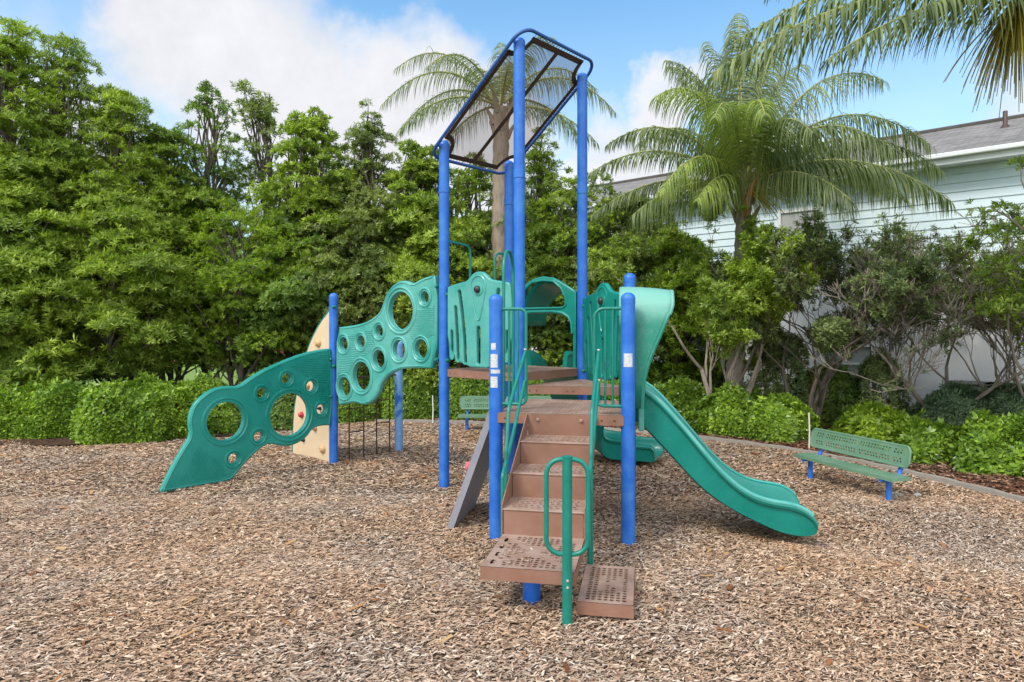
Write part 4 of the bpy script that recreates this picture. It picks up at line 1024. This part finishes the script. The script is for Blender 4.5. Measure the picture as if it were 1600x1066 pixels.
# ------------------------------------------------------------------ plants
def rosettes(P, A, nl, ll, lw, seed, spread=.75, droop=.1, lenvar=.35):
    """leaf rosettes at points P with axes A -> folded quads"""
    r = np.random.default_rng(seed); n = len(P)
    A = A/np.linalg.norm(A, axis=1, keepdims=True); ref = np.tile([0.3,.5,.81], (n,1)); X = np.cross(A, ref); X /= np.linalg.norm(X, axis=1, keepdims=True)+1e-9; Yv = np.cross(A, X)
    phi = (np.arange(nl)[None,:]*2.4+r.random((n,1))*6.28)+r.random((n,nl))*.5
    el = spread*(.55+.8*r.random((n,nl)))
    d = (np.cos(phi)[...,None]*X[:,None]+np.sin(phi)[...,None]*Yv[:,None])*np.sin(el)[...,None]+A[:,None]*np.cos(el)[...,None]
    d[...,2] -= droop; d /= np.linalg.norm(d, axis=-1, keepdims=True)
    side = np.cross(d, A[:,None]+.2*r.standard_normal((n,nl,3))); side /= np.linalg.norm(side, axis=-1, keepdims=True)+1e-9
    L = ll*(1-lenvar/2+lenvar*r.random((n,nl,1))); Wd = lw*(.8+.4*r.random((n,nl,1)))
    b = P[:,None]+A[:,None]*(r.random((n,nl,1))-.5)*ll*.5
    nv = np.cross(side, d)
    v = np.stack([b, b+d*L*.55+side*Wd/2+nv*Wd*.15, b+d*L-nv*L*.08, b+d*L*.5-side*Wd/2+nv*Wd*.15], 2).reshape(-1,3)
    return v, np.arange(len(v)).reshape(-1,4)
def limb(mb, a, b, r0, r1, sag=.15, n=6, rnd=random):
    a, b = Vector(a), Vector(b); L = (b-a).length; off = Vector((rnd.uniform(-1,1), rnd.uniform(-1,1), rnd.uniform(-.2,1)))*sag*L; pts = []; rr = []
    for i in range(n+1):
        t = i/n; p = a.lerp(b, t)+off*math.sin(math.pi*t)*.6+Vector((rnd.uniform(-1,1), rnd.uniform(-1,1), rnd.uniform(-1,1)))*.02*L*(0 < i < n); pts.append(p); rr.append(r0*(1-t)+r1*t)
    mb.tube(pts, rr, 6)
def clump_tree(name, base, height, rad, label, cat='tree', mat='tree', group=None, nclump=46, dens=95, leaf=(.11,.028), zlow=.12, narrow=.55, seed=0, shape='cone', csize=.5, nl=9, trunk_r=.08, bark_='bark', lean=(0,0), spires=4):
    """trunk with limbs that end in separate clumps of leaf rosettes"""
    rnd = random.Random(seed); r = np.random.default_rng(seed+100)
    t = thing(name, label, cat, (base[0], base[1], 0), group); B = Vector((base[0], base[1], 0)); mb = MB()
    nt_ = rnd.choice((2,3,3)); tops = []
    for k in range(nt_):
        a = rnd.uniform(0, 6.28); top = B+Vector((math.cos(a)*rad*.25*(k > 0)+lean[0], math.sin(a)*rad*.25*(k > 0)+lean[1], height*(.93-.12*k)))
        st = B+Vector((math.cos(a)*.1, math.sin(a)*.1, -.05)); n = 10; pts = []; rr = []
        wx, wy = rnd.uniform(-.3,.3), rnd.uniform(-.3,.3)
        for i in range(n+1):
            f = i/n; p = st.lerp(top, f)+Vector((wx*math.sin(3*f), wy*math.sin(4*f), 0)); pts.append(p); rr.append(trunk_r*(1-f)**.8*(1-.15*k)+.012)
        mb.tube(pts, rr, 8); tops.append(pts)
    cents = []
    for c in range(nclump):
        f = zlow+(1-zlow)*((c+rnd.random())/nclump)
        g = (f-zlow)/(1-zlow)
        if shape == 'cone': env = rad*(min(1, .72+g*1.3) if g < .25 else (1-(g-.25)/.75)**.48*(1-narrow*.25)+.08)
        elif shape == 'column': env = rad*(.75+.3*math.sin(g*9+seed))*(1 if g < .8 else (1-g)/.2*.7+.3)
        else: env = rad*math.sqrt(max(.05, 1-(2*g-1)**2*.8))
        a = c*2.39996+rnd.uniform(-.5,.5); rr_ = env*math.sqrt(rnd.uniform(.12,1))
        if g < .3 and cat == 'tree' and rnd.random() < .38: continue      # thinner near the foot: trunks show
        p = B+Vector((math.cos(a)*rr_+lean[0]*f, math.sin(a)*rr_+lean[1]*f, height*f*.97)); cents.append((p, csize*rnd.uniform(.65,1.25)*(1 if g < .7 else .62)))
    for k in range(spires):      # ragged leading shoots
        a = rnd.uniform(0, 6.28); q = rnd.uniform(0,.6)*rad*.6; hgt = height*rnd.uniform(.9,1.05)
        for j in range(5): cents.append((B+Vector((math.cos(a)*q+lean[0]+rnd.gauss(0,.05+.035*j), math.sin(a)*q+lean[1], hgt-j*.2+rnd.gauss(0,.05))), csize*rnd.uniform(.22,.5)))
    Ps, As = [], []
    for p, cr in cents:
        trk = rnd.choice(tops); zi = max(0, min(len(trk)-1, int((p.z-.4-abs(rnd.gauss(0,.5)))/height*len(trk)))); limb(mb, trk[zi], p, .022+.01*rad, .008, rnd=rnd)
        n = max(10, int(dens*(cr/.5)**2*rnd.uniform(.7,1.2))); d = r.standard_normal((n,3)); d /= np.linalg.norm(d, axis=1, keepdims=True); d[:,2] = np.abs(d[:,2])*1.0-.28*r.random(n)
        rad_ = cr*(.45+.6*r.random((n,1))**.6); q = np.array(p)[None]+d*rad_*np.array([1.1,1.1,.62]); Ps.append(q); As.append(d*np.array([.8,.8,.7])+np.array([0,0,.55])+.25*r.standard_normal((n,3)))
        # small gaps filled by twigs
        for _ in range(3):
            e = q[rnd.randrange(n)]; limb(mb, p, e, .009, .004, n=3, rnd=rnd)
    # loose shoots between the clumps and standing out of the outline
    C_ = np.array([tuple(p) for p, _ in cents]); k_ = r.integers(0, len(C_), int(nclump*dens*.2)); k_ = k_[C_[k_,2] < height*.82]; off = r.standard_normal((len(k_),3))*np.array([1,1,.7])*csize*.5
    Ps.append(C_[k_]+off); As.append(off*.4+np.array([0,0,.8])+.3*r.standard_normal((len(k_),3)))
    v, q = rosettes(np.concatenate(Ps), np.concatenate(As), nl, leaf[0], leaf[1], seed, .95)
    mb.build('trunk', M[bark_], t, smooth=True)
    link('crown', npmesh('crown', v, q), LM[mat], t); return t
def pxX(px, Y): return (px-800)/F*Y
def zat(py, Y): return H+(HY-py)/F*Y
GRP = 'tall hedge trees behind the playground'
TREES = [ # px, top py, Y, radius, kind, clumps, lowest foliage, label, shape
 (0, 58, 14.4, 1.84, 'tree', 82, 0.85, 'tall bushy tree at the left edge of the photo', 'cone'),
 (95, 48, 14.9, 1.35, 'tree', 75, 0.95, 'tallest pointed tree, second from the left edge', 'cone'),
 (-120, 90, 14.2, 1.84, 'tree', 50, 0.75, 'bushy tree half cut off by the left edge of the photo', 'cone'),
 (35, 320, 13.9, 1.62, 'tree', 55, 0.80, 'low dense bushy tree above the bright hedge at left', 'round'),
 (188, 138, 15.0, 1.51, 'tree', 72, 1.05, 'green tree with broad top, right of the tallest pointed tree', 'cone'),
 (262, 195, 15.6, 1.35, 'tree', 57, 1.15, 'shorter tree just left of the vine-covered column tree', 'cone'),
 (328, 132, 16.2, 0.92, 'vine', 57, 1.15, 'narrow column-shaped tree overgrown with yellow-green vines', 'column'),
 (410, 152, 17.0, 1.03, 'tree', 25, 1.60, 'thin see-through tree with sparse leaves against the cloud', 'cone'),
 (488, 178, 15.9, 1.57, 'tree', 67, 1.15, 'full tree left of the canopy, above the hole panel', 'cone'),
 (572, 190, 16.4, 1.51, 'tree', 67, 1.15, 'full tree just left of the canopy whose crown slopes down right', 'cone'),
 (380, 325, 15.2, 1.35, 'yellow', 52, 1.05, 'yellow-green bush tree in front of the vine column', 'round'),
 (655, 250, 16.2, 1.35, 'tree', 60, 1.05, 'rounded tree directly behind the left canopy post', 'cone'),
 (725, 262, 16.6, 1.57, 'tree', 60, 0.95, 'rounded tree covering the foot of the palm behind the canopy', 'round'),
 (842, 228, 16.8, 1.03, 'tree', 50, 0.95, 'slim tree seen between the two tall right canopy posts', 'cone'),
 (900, 272, 16.2, 1.46, 'tree', 62, 0.85, 'rounded green tree right behind the right canopy post', 'round'),
 (978, 312, 15.8, 1.40, 'tree', 60, 0.75, 'rounded tree below the left end of the house roof', 'round'),
 (1062, 370, 15.0, 1.24, 'yellow', 50, 0.65, 'low bright green tree behind the slide hood', 'round'),
 (560, 325, 15.6, 1.40, 'tree', 52, 0.95, 'bright low bush tree behind the hole panel', 'round'),
 (800, 335, 15.9, 1.46, 'dark', 55, 0.75, 'dark low tree behind the central posts', 'round'),
 (205, 330, 14.5, 1.51, 'tree', 50, 1.05, 'dense green low tree behind the bright hedge', 'round'),
 (470, 345, 15.5, 1.40, 'dark', 50, 0.85, 'dark low tree behind the tan climbing wall', 'round'),
 (690, 350, 15.7, 1.40, 'tree', 47, 0.75, 'low leafy tree behind the tall left blue post', 'round'),
]
for i, (px, py, Y, rd, mt, nc, zl_, lb, shp) in enumerate(TREES):
    hgt = zat(py, Y)
    lf = (.085, .10, .118, .135)[(i*7+2) % 4]
    clump_tree('hedge_tree', (pxX(px, Y), Y), hgt, rd, lb, leaf=(lf, lf*(.26, .21, .30)[i % 3]), mat=('olivetree' if i in (7, 9, 15, 17) else mt), group=GRP, nclump=int(nc*1.2), seed=20+i*3, shape=shp, zlow=zl_/hgt, csize=.50 if shp != 'column' else .42,
               dens=112 if nc > 30 else 55, spires=(3 if shp == 'cone' else 2), trunk_r=.07, bark_='bark_dark')
def shrub(name, c, sx, sy, h, label, mat='hedge', seed=0, n=2600, leaf=(.075,.036), group=None, bumpy=.18, nl=6, cat='hedge', z0=.0):
    """clipped or rounded shrub: leaves over a lumpy mound with stems inside"""
    r = np.random.default_rng(seed); rnd = random.Random(seed); t = thing(name, label, cat, (c[0], c[1], 0), group)
    th = r.random(n)*2*np.pi; u = r.random(n)**.7; p_ = 2.2
    cx, cy = np.cos(th), np.sin(th); k = (np.abs(cx)**p_+np.abs(cy)**p_)**(-1/p_)
    rr = u**.5*k; zz = (1-np.minimum(1, (u**.5))**3.2)
    lump = 1+bumpy*(np.sin(th*3+seed)+np.sin(th*7+seed*2)*.5+np.sin(rr*9+seed)*.4)*.5
    x = cx*rr*sx*lump; y = cy*rr*sy*lump; top = h*(.28+.72*zz)*(1+bumpy*.5*np.sin(x*4+seed)*np.sin(y*5)) 
    edge = u > .6; z = np.where(edge, r.random(n)**.8*top*.98+.04, top); z = z-r.random(n)**2*.16*h; z = z+np.where(r.random(n) < .10, r.random(n)*.13, 0); z = np.maximum(z, .05)+z0
    P = np.stack([c[0]+x, c[1]+y, z], -1); A = np.stack([x/sx**2*.6, y/sy**2*.6, np.full(n, .7)], -1)+.35*r.standard_normal((n,3))
    v, q = rosettes(P, A, nl, leaf[0], leaf[1], seed, 1.1)
    link('foliage', npmesh('foliage', v, q), LM[mat], t); mb = MB()
    for _ in range(26):
        i = rnd.randrange(n); b = (c[0]+float(x[i])*.5, c[1]+float(y[i])*.5, -.02); limb(mb, b, P[i]-np.array([0,0,.06]), .012, .005, n=4, rnd=rnd)
    mb.build('stems', M['bark_dark'], t); return t
HG = 'low hedge shrubs round the playground'
def shr(px, Y, sx, sy, h, label, **k): return shrub('hedge_shrub', (pxX(px, Y), Y), sx, sy, h, label, group=HG, **k)
shr(212, 12.45, 1.15, .62, .95, 'bright clipped hedge shrub at left, the one nearest the arch climber', seed=1, n=6500, bumpy=.34, leaf=(.095,.044))
shr(70, 12.75, 1.15, .62, .90, 'bright clipped hedge shrub second from the left edge', seed=2, n=6000, bumpy=.34, leaf=(.095,.044))
shr(-50, 12.9, 1.0, .62, .95, 'clipped hedge shrub at the left edge of the photo', seed=3, n=5000, bumpy=.34, leaf=(.095,.044))
shr(318, 13.3, .8, .5, .93, 'hedge shrub seen through the round holes of the arch climber', seed=4, n=3600, bumpy=.35)
shr(425, 13.9, .85, .45, .98, 'hedge shrub left of the blue arch post', seed=5, n=3600, mat='dark', bumpy=.35)
shr(535, 14.75, .9, .42, .98, 'hedge shrub behind the thin ladder', seed=6, n=3800, bumpy=.3)
shr(640, 15.0, .9, .42, .98, 'hedge shrub behind the patchy blue post', seed=7, n=4000, bumpy=.3)
shr(750, 15.0, .9, .42, .95, 'hedge shrub behind the far bench', seed=8, n=4000, bumpy=.3)
shr(860, 14.8, .9, .42, .9, 'hedge shrub hidden behind the stairs', seed=9, n=2800)
shr(965, 14.5, .85, .45, .85, 'hedge shrub behind the curved slide', seed=10, n=2800)
shr(1062, 13.9, .75, .5, .80, 'bright hedge shrub right of the slide top', seed=11, n=3300, bumpy=.45, leaf=(.10,.045), nl=7)
shr(1145, 12.9, .66, .5, .76, 'bright hedge shrub in the middle right above the long slide', seed=12, n=2700, bumpy=.45, leaf=(.10,.045), nl=7)
shr(1212, 12.35, .62, .45, .66, 'bright hedge shrub ending at the white stake', seed=13, n=2600, bumpy=.45, leaf=(.10,.045), nl=7)
shr(1372, 11.4, .62, .45, .58, 'yellow-green shrub behind the right bench', mat='yellow', seed=14, n=800, bumpy=.6, leaf=(.11,.045), nl=7)
shr(1455, 10.4, .5, .4, .50, 'leafy shrub at the right end of the bench', mat='hedge', seed=15, n=700, bumpy=.6, leaf=(.11,.045), nl=7)
shr(1565, 9.7, .60, .5, .68, 'bright leafy shrub by the edging at the right edge', seed=16, n=1900, bumpy=.5, leaf=(.11,.05), nl=7)
shr(1680, 9.3, .7, .6, .75, 'bright leafy shrub cut off by the right edge', seed=17, n=2000, bumpy=.5, leaf=(.11,.05), nl=7)
shrub('round_shrub', (pxX(1292,14.2), 14.2), .85, .6, 1.15, 'dark rounded shrub against the house wall', mat='dark', seed=18, n=4200, leaf=(.07,.03), cat='shrub')
shrub('round_shrub', (pxX(1090,15.4), 15.4), .9, .7, 1.3, 'dark shrub below the dark house window', mat='dark', seed=19, n=3600, leaf=(.07,.03), cat='shrub')
shrub('loose_shrub', (pxX(1222,13.9), 13.9), .62, .5, 1.75, 'loose olive shrub beside the palm trunk, leafy down to the ground', mat='olive', seed=31, n=2300, leaf=(.10,.028), cat='shrub', bumpy=.5)
shrub('loose_shrub', (pxX(1372,13.7), 13.7), .5, .45, 1.35, 'loose olive shrub in front of the stucco wall, right of the rounded shrub', mat='olive', seed=32, n=1300, leaf=(.10,.028), cat='shrub', bumpy=.5)
shrub('blue_green_shrub', (pxX(1500,12.4), 12.4), .85, .5, .82, 'loose blue-green shrub in front of the air conditioners', mat='bluish', seed=20, n=2400, leaf=(.12,.026), cat='shrub', bumpy=.4)
shrub('blue_green_shrub', (pxX(1600,12.0), 12.0), .7, .5, .85, 'loose blue-green shrub at the right edge', mat='bluish', seed=21, n=2000, leaf=(.12,.026), cat='shrub', bumpy=.4)

# open multi-stemmed trees with many bare twigs
def twig_tree(name, base, height, label, seed, mat, leafp, spread=.55, levels=5, nstem=4, leaf=(.11,.03), bark_='bark', r0=.07, bias=(0,0), nl=6, dens=5):
    rnd = random.Random(seed); t = thing(name, label, 'tree', (base[0], base[1], 0), 'open twiggy trees in front of the house'); mb = MB(); Ps, As = [], []
    def grow(p, d, L, r, lev):
        n = 5; pts = [p]; rr = [r]; 
        for i in range(n):
            d = (d+Vector((rnd.uniform(-1,1), rnd.uniform(-1,1), rnd.uniform(-.6,.9)))*.17).normalized(); p = p+d*L/n; pts.append(p); rr.append(r*(1-.38*(i+1)/n))
        mb.tube(pts, [max(x, .0058) for x in rr], 7 if lev < 2 else (5 if lev < 4 else 3), caps=lev < 2)
        if lev >= levels-2:
            hf = p.z/height; pr = leafp(p, hf)
            for q in pts[1:]:
                if rnd.random() < pr:
                    for _ in range(dens if lev == levels else 2): Ps.append(q+Vector((rnd.gauss(0,.035), rnd.gauss(0,.035), rnd.gauss(0,.03)))); As.append(d+Vector((rnd.gauss(0,.5), rnd.gauss(0,.5), rnd.gauss(.3,.4))))
        if lev < levels:
            nb = rnd.choice((2,3,3)) if lev < levels-1 else rnd.choice((2,3,3,4))
            for k in range(nb):
                i = n if k < 1 else rnd.randint(2, n); q = pts[i]
                dd = (d+Vector((rnd.uniform(-1,1), rnd.uniform(-1,1), rnd.uniform(-.35,.7)))*spread*1.5).normalized()
                grow(q, dd, L*rnd.uniform(.6,.85), rr[i]*(.78 if k == 0 else .6), lev+1)
    L0 = height*.3
    for k in range(nstem):
        a = k*6.28/nstem+rnd.uniform(-.5,.5); d = Vector((math.cos(a)*spread+bias[0], math.sin(a)*spread*.7+bias[1], 1)).normalized()
        grow(Vector((base[0]+math.cos(a)*.06, base[1]+math.sin(a)*.06, -.03)), d, L0*rnd.uniform(.85,1.15), r0*rnd.uniform(.7,1), 0)
    mb.build('trunk', M[bark_], t, smooth=True)
    v, q = rosettes(np.array(Ps), np.array(As), nl, leaf[0], leaf[1], seed, 1.0); link('crown', npmesh('crown', v, q), LM[mat], t); return t
twig_tree('twiggy_tree', (pxX(1262,13.0), 13.0), 4.2, 'leafy open tree with dark trunk just right of the palm', 5, 'olive', lambda p, h: .2 if h > .5 else .6, nstem=4, spread=.42, levels=6, nl=7, dens=3, leaf=(.095,.026), bark_='bark_dark')
twig_tree('twiggy_tree', (pxX(1478,12.6), 12.6), 4.0, 'half-bare tree with many grey twigs in front of the blue house', 8, 'olive', lambda p, h: .025 if .3 < h < .9 else .10, nstem=5, spread=.60, levels=7, nl=6, dens=3, leaf=(.085,.025), r0=.05)
twig_tree('twiggy_tree', (pxX(1375,13.6), 13.6), 4.0, 'thin bare-branched tree between the two fuller open trees', 12, 'olive', lambda p, h: .06, nstem=3, spread=.38, levels=6, r0=.035, dens=3, leaf=(.085,.025))
twig_tree('twiggy_tree', (pxX(1600,12.2), 12.2), 4.2, 'half-bare twiggy tree at the right edge of the photo', 14, 'tree', lambda p, h: .02 if h < .8 else .22, nstem=4, spread=.5, levels=6, dens=3, r0=.045)
twig_tree('twiggy_tree', (pxX(1140,12.9), 12.9), 4.5, 'leafy open tree around the foot of the big palm', 17, 'tree', lambda p, h: .5, nstem=4, spread=.42, levels=5, leaf=(.10,.03))
clump_tree('leafy_tree', (pxX(1665,10.2), 10.2), zat(215,10.2), .95, 'bright leafy tree reaching in from the right edge', mat='tree', nclump=24, seed=77, shape='round', zlow=.35, csize=.42, dens=70, spires=2, bark_='bark')

# ------------------------------------------------------------------ palms
def frond_mesh(start, az, el, L, droop, seed, nleaf=64, ll=.62, lw=.03, hang=.55, curl=0, twist=0):
    """one feather leaf: drooping midrib with two rows of hanging leaflets"""
    r = np.random.default_rng(seed); n = 22; p = Vector(start); d = Vector((math.sin(R(az))*math.cos(R(el)), math.cos(R(az))*math.cos(R(el)), math.sin(R(el)))); pts = [p.copy()]; ds = [d.copy()]
    side0 = Vector((math.cos(R(az)), -math.sin(R(az)), 0))
    for i in range(n):
        g = droop*(.35+1.5*i/n)/n; d = (d-UP*g*max(.15, 1-abs(min(0, d.z)))+side0*curl/n).normalized(); p = p+d*L/n; pts.append(p.copy()); ds.append(d.copy())
    V_, Q_ = [], []; q0 = 0
    for k in range(nleaf):
        f = .13+.87*(k+r.random()*.6)/nleaf; i = min(n-1, int(f*n)); u = f*n-i; c = pts[i].lerp(pts[i+1], u); dd = ds[i]
        sd = dd.cross(UP); sd = sd.normalized() if sd.length > .05 else side0
        up = sd.cross(dd)
        for sg in (-1, 1):
            le = ll*(math.sin(math.pi*min(1, f*.80+.16))**.6)*(.8+.4*r.random()); e = (sd*sg*(.8+.2*r.random())+dd*.55+up*(.35+.55*r.standard_normal()*.6)).normalized()
            m = 5; q = np.array(c); e_ = np.array(e); prev = None
            wv = np.array(dd)
            for j in range(m+1):
                w = lw*(1-(j/m)**1.8)*.5+.0012; V_.append(q-wv*w); V_.append(q+wv*w)
                if j < m: Q_.append((q0, q0+1, q0+3, q0+2)); q0 += 2
                e_ = e_+np.array([0,0,-hang*(.35+.3*r.random())]); e_ /= np.linalg.norm(e_)+1e-9; wv = np.array(dd)-e_*np.dot(np.array(dd), e_); wv /= np.linalg.norm(wv)+1e-6; q = q+e_*le/m
            q0 += 2
    return pts, V_, Q_
def palm(name, base, zc, rt, label, fronds, seed, mat='palm', bulge=.0, group='queen palms', lean=(0,0), light=(), ll=.62, lw=.03, boots=10, hang=.8, nleaf=84, bk='palmbark'):
    t = thing(name, label, 'palm tree', (base[0], base[1], 0), group); B = Vector((base[0], base[1], 0)); rnd = random.Random(seed)
    top = B+Vector((lean[0], lean[1], zc)); mb = MB(); pts = []; rr = []; n = 40
    for i in range(n+1):
        f = i/n; pts.append(B.lerp(top, f**1.0)+Vector((math.sin(f*3)*.05, 0, -.05))); rr.append(rt*(1+.12*(i % 2))*(1.15-.25*f)+ (bulge*math.exp(-((f-.93)/.06)**2)))
    mb.tube(pts, rr, 14); mb.build('trunk', M[bk], t, smooth=True)
    mb = MB()
    for k in range(boots):      # old leaf bases round the neck of the palm
        a = k*2.4; z = -.75+.8*k/boots; c = top+Vector((math.cos(a)*rt*.8, math.sin(a)*rt*.8, z)); mb.tube([c, c+Vector((math.cos(a)*.08, math.sin(a)*.08, .18)), c+Vector((math.cos(a)*.2, math.sin(a)*.2, .38))], [.07,.05,.02], 6)
    mb.build('leaf_bases', M['palmbark'], t, smooth=True)
    for k, (az, el, L, dr, *rest) in enumerate(fronds):
        o = rest[0] if rest else {}
        pts, V_, Q_ = frond_mesh(top+Vector((math.sin(R(az))*.08, math.cos(R(az))*.08, rnd.uniform(-.1,.15))), az, el, L, dr, seed*50+k, ll=o.get('ll', ll), lw=lw, hang=o.get('hang', hang), curl=o.get('curl', 0), nleaf=o.get('n', nleaf))
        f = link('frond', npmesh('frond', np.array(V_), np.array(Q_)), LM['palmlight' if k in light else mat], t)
        mb = MB(); mb.tube(pts, [.028*(1-i/len(pts))+.005 for i in range(len(pts))], 6); mb.build('stem', M['frondstem'], f, smooth=True)
    return t, top
# azimuth 0 = away from the camera, 90 = to the right, -90 = left, 180 = towards the camera
Yp = 15.6
palm('palm_tree', (pxX(772,Yp), Yp), zat(165,Yp), .185, 'palm seen through the mesh canopy', [(-88,62,3.0,2.3),(-70,38,2.9,2.5),(-110,18,2.6,2.2),(-140,50,2.6,2.4),(75,55,2.7,2.2),(110,5,2.5,1.9),(0,80,1.9,1.1),(30,68,2.3,1.6),(-30,66,2.3,1.8),(170,45,2.3,2.2),(60,15,2.6,1.9),(-50,5,2.3,1.8),(140,62,2.2,2),(-95,48,3.1,2.7),(88,44,3,2.6)], 3, ll=.60, lw=.014, lean=(.15,0), hang=1.25, nleaf=70)
Yq = 13.4
t2, top2 = palm('palm_tree', (pxX(1140,Yq), Yq), zat(292,Yq), .15, 'big palm with drooping fronds between the slide and the blue house', [
  (10,83,3.7,.8),(-38,73,3.4,1.3),(52,71,3.8,1.4),(0,84,3.4,.9),(-25,80,3.5,1.0),(40,76,3.6,1.3),(60,82,3.4,1.6),(-60,78,3.2,1.7),(85,68,4.0,1.9),(95,52,4.0,2.1),(80,30,3.8,1.5),(110,22,3.7,1.6),(70,42,3.8,1.9),(92,40,4.1,1.7),
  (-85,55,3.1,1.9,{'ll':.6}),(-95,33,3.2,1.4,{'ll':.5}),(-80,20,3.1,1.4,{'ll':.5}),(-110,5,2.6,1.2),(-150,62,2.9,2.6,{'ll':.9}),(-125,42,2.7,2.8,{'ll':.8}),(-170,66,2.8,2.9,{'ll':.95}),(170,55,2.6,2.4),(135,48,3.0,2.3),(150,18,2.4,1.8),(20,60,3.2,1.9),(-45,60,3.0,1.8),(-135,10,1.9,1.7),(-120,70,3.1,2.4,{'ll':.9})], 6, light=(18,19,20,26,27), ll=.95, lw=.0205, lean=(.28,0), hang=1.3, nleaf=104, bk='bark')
def spray(top, d, n, L, mat, name, parent, seed):
    rnd = random.Random(seed); mb = MB(); st = Vector(top); d = Vector(d)
    for k in range(n):
        e = (d+Vector((rnd.gauss(0,.35), rnd.gauss(0,.35), rnd.gauss(0,.3)))).normalized(); p = st.copy(); pts = [p.copy()]
        l = L*rnd.uniform(.5,1.1)
        for i in range(6): e = (e-UP*.16).normalized(); p = p+e*l/6; pts.append(p.copy())
        mb.tube(pts, [.008*(1-i/7)+.003 for i in range(7)], 4)
    mb.build(name, mat, parent)
spray(top2+Vector((.05,-.1,-.1)), (.5,-.4,.0), 90, .8, LM['palmflower'], 'flower_spray', t2, 4)
mb = MB(); mb.tube([top2+Vector((-.05,-.15,-.6)), top2+Vector((.05,-.25,-.1)), top2+Vector((.25,-.3,.35))], [.07,.05,.02], 8); mb.build('dead_leaf_base', M['orange'], t2, smooth=True)
t3, top3 = palm('palm_tree', (8.0, 8.9), 6.25, .17, 'palm beyond the right edge whose fronds hang into the top right corner', [
  (-98,8,5.9,1.0,{'ll':.95,'n':150}),(-94,18,5.3,1.15,{'ll':.8,'n':125}),(-104,6,4.7,1.0,{'ll':.8,'n':110}),(-88,34,4.9,1.5,{'ll':.7,'n':110}),(-60,50,3.2,1.5),(-125,8,2.6,1.1,{'ll':.6}),(-20,55,3,1.6),(30,50,3,1.7),(80,45,3,1.7),(130,45,3,1.7),(180,45,3,1.7),(-150,40,3,1.7),(0,80,2.4,1)], 9, ll=.7, lw=.03, hang=1.0)
FP = Vector((6.5,8.8,6.2))
spray(FP, (-.35,-.1,-.8), 150, 1.3, LM['palmflower'], 'flower_spray', t3, 5)
mb = MB(); mb.tube([top3, (top3+FP)/2+UP*.25, FP], [.03,.025,.015], 8); mb.build('flower_stalk', M['frondstem'], t3, smooth=True)

# ------------------------------------------------------------------ small things
def stake(px, py0, py1, r, label, mat='wood_stake'):
    Y = F*H/(py1-HY); x = pxX(px, Y); z = zat(py0, Y); mb = MB(); mb.tube([(x, Y, -.05), (x+.01, Y, z*.5), (x+.0, Y, z)], [r, r, r*.9], 8)
    tag(mb.build('stake', M[mat], smooth=True), label, 'stake')
stake(1264, 645, 705, .014, 'thin pale wooden stake standing by the left end of the right bench')
stake(676, 618, 662, .013, 'thin white stake in front of the back hedge beside the tall blue post', 'white')
def rock(px, py, s, label, mat, seed, nm='stone'):
    Y = F*(H)/(py-HY); x = pxX(px, Y); rnd = random.Random(seed); mb = MB(); prof = [(s*.7,-.02),(s,.0),(s*.85,s*.25),(s*.4,s*.38)]; mb.lathe((x, Y, float(gz(x, Y))), prof, 9)
    mb.v = [(a+(rnd.random()-.5)*s*.25, b+(rnd.random()-.5)*s*.25, c+(rnd.random()-.5)*s*.12) for a, b, c in mb.v]; tag(mb.build(nm, M[mat], smooth=True), label, nm)
rock(1402, 775, .085, 'pale flat stone beside the right bench leg', 'curb', 1)
rock(1433, 773, .05, 'small white scrap on the chips right of the bench', 'white', 2, 'litter')
rock(694, 770, .05, 'small grey stone at the foot of the tall left post', 'curb', 3)
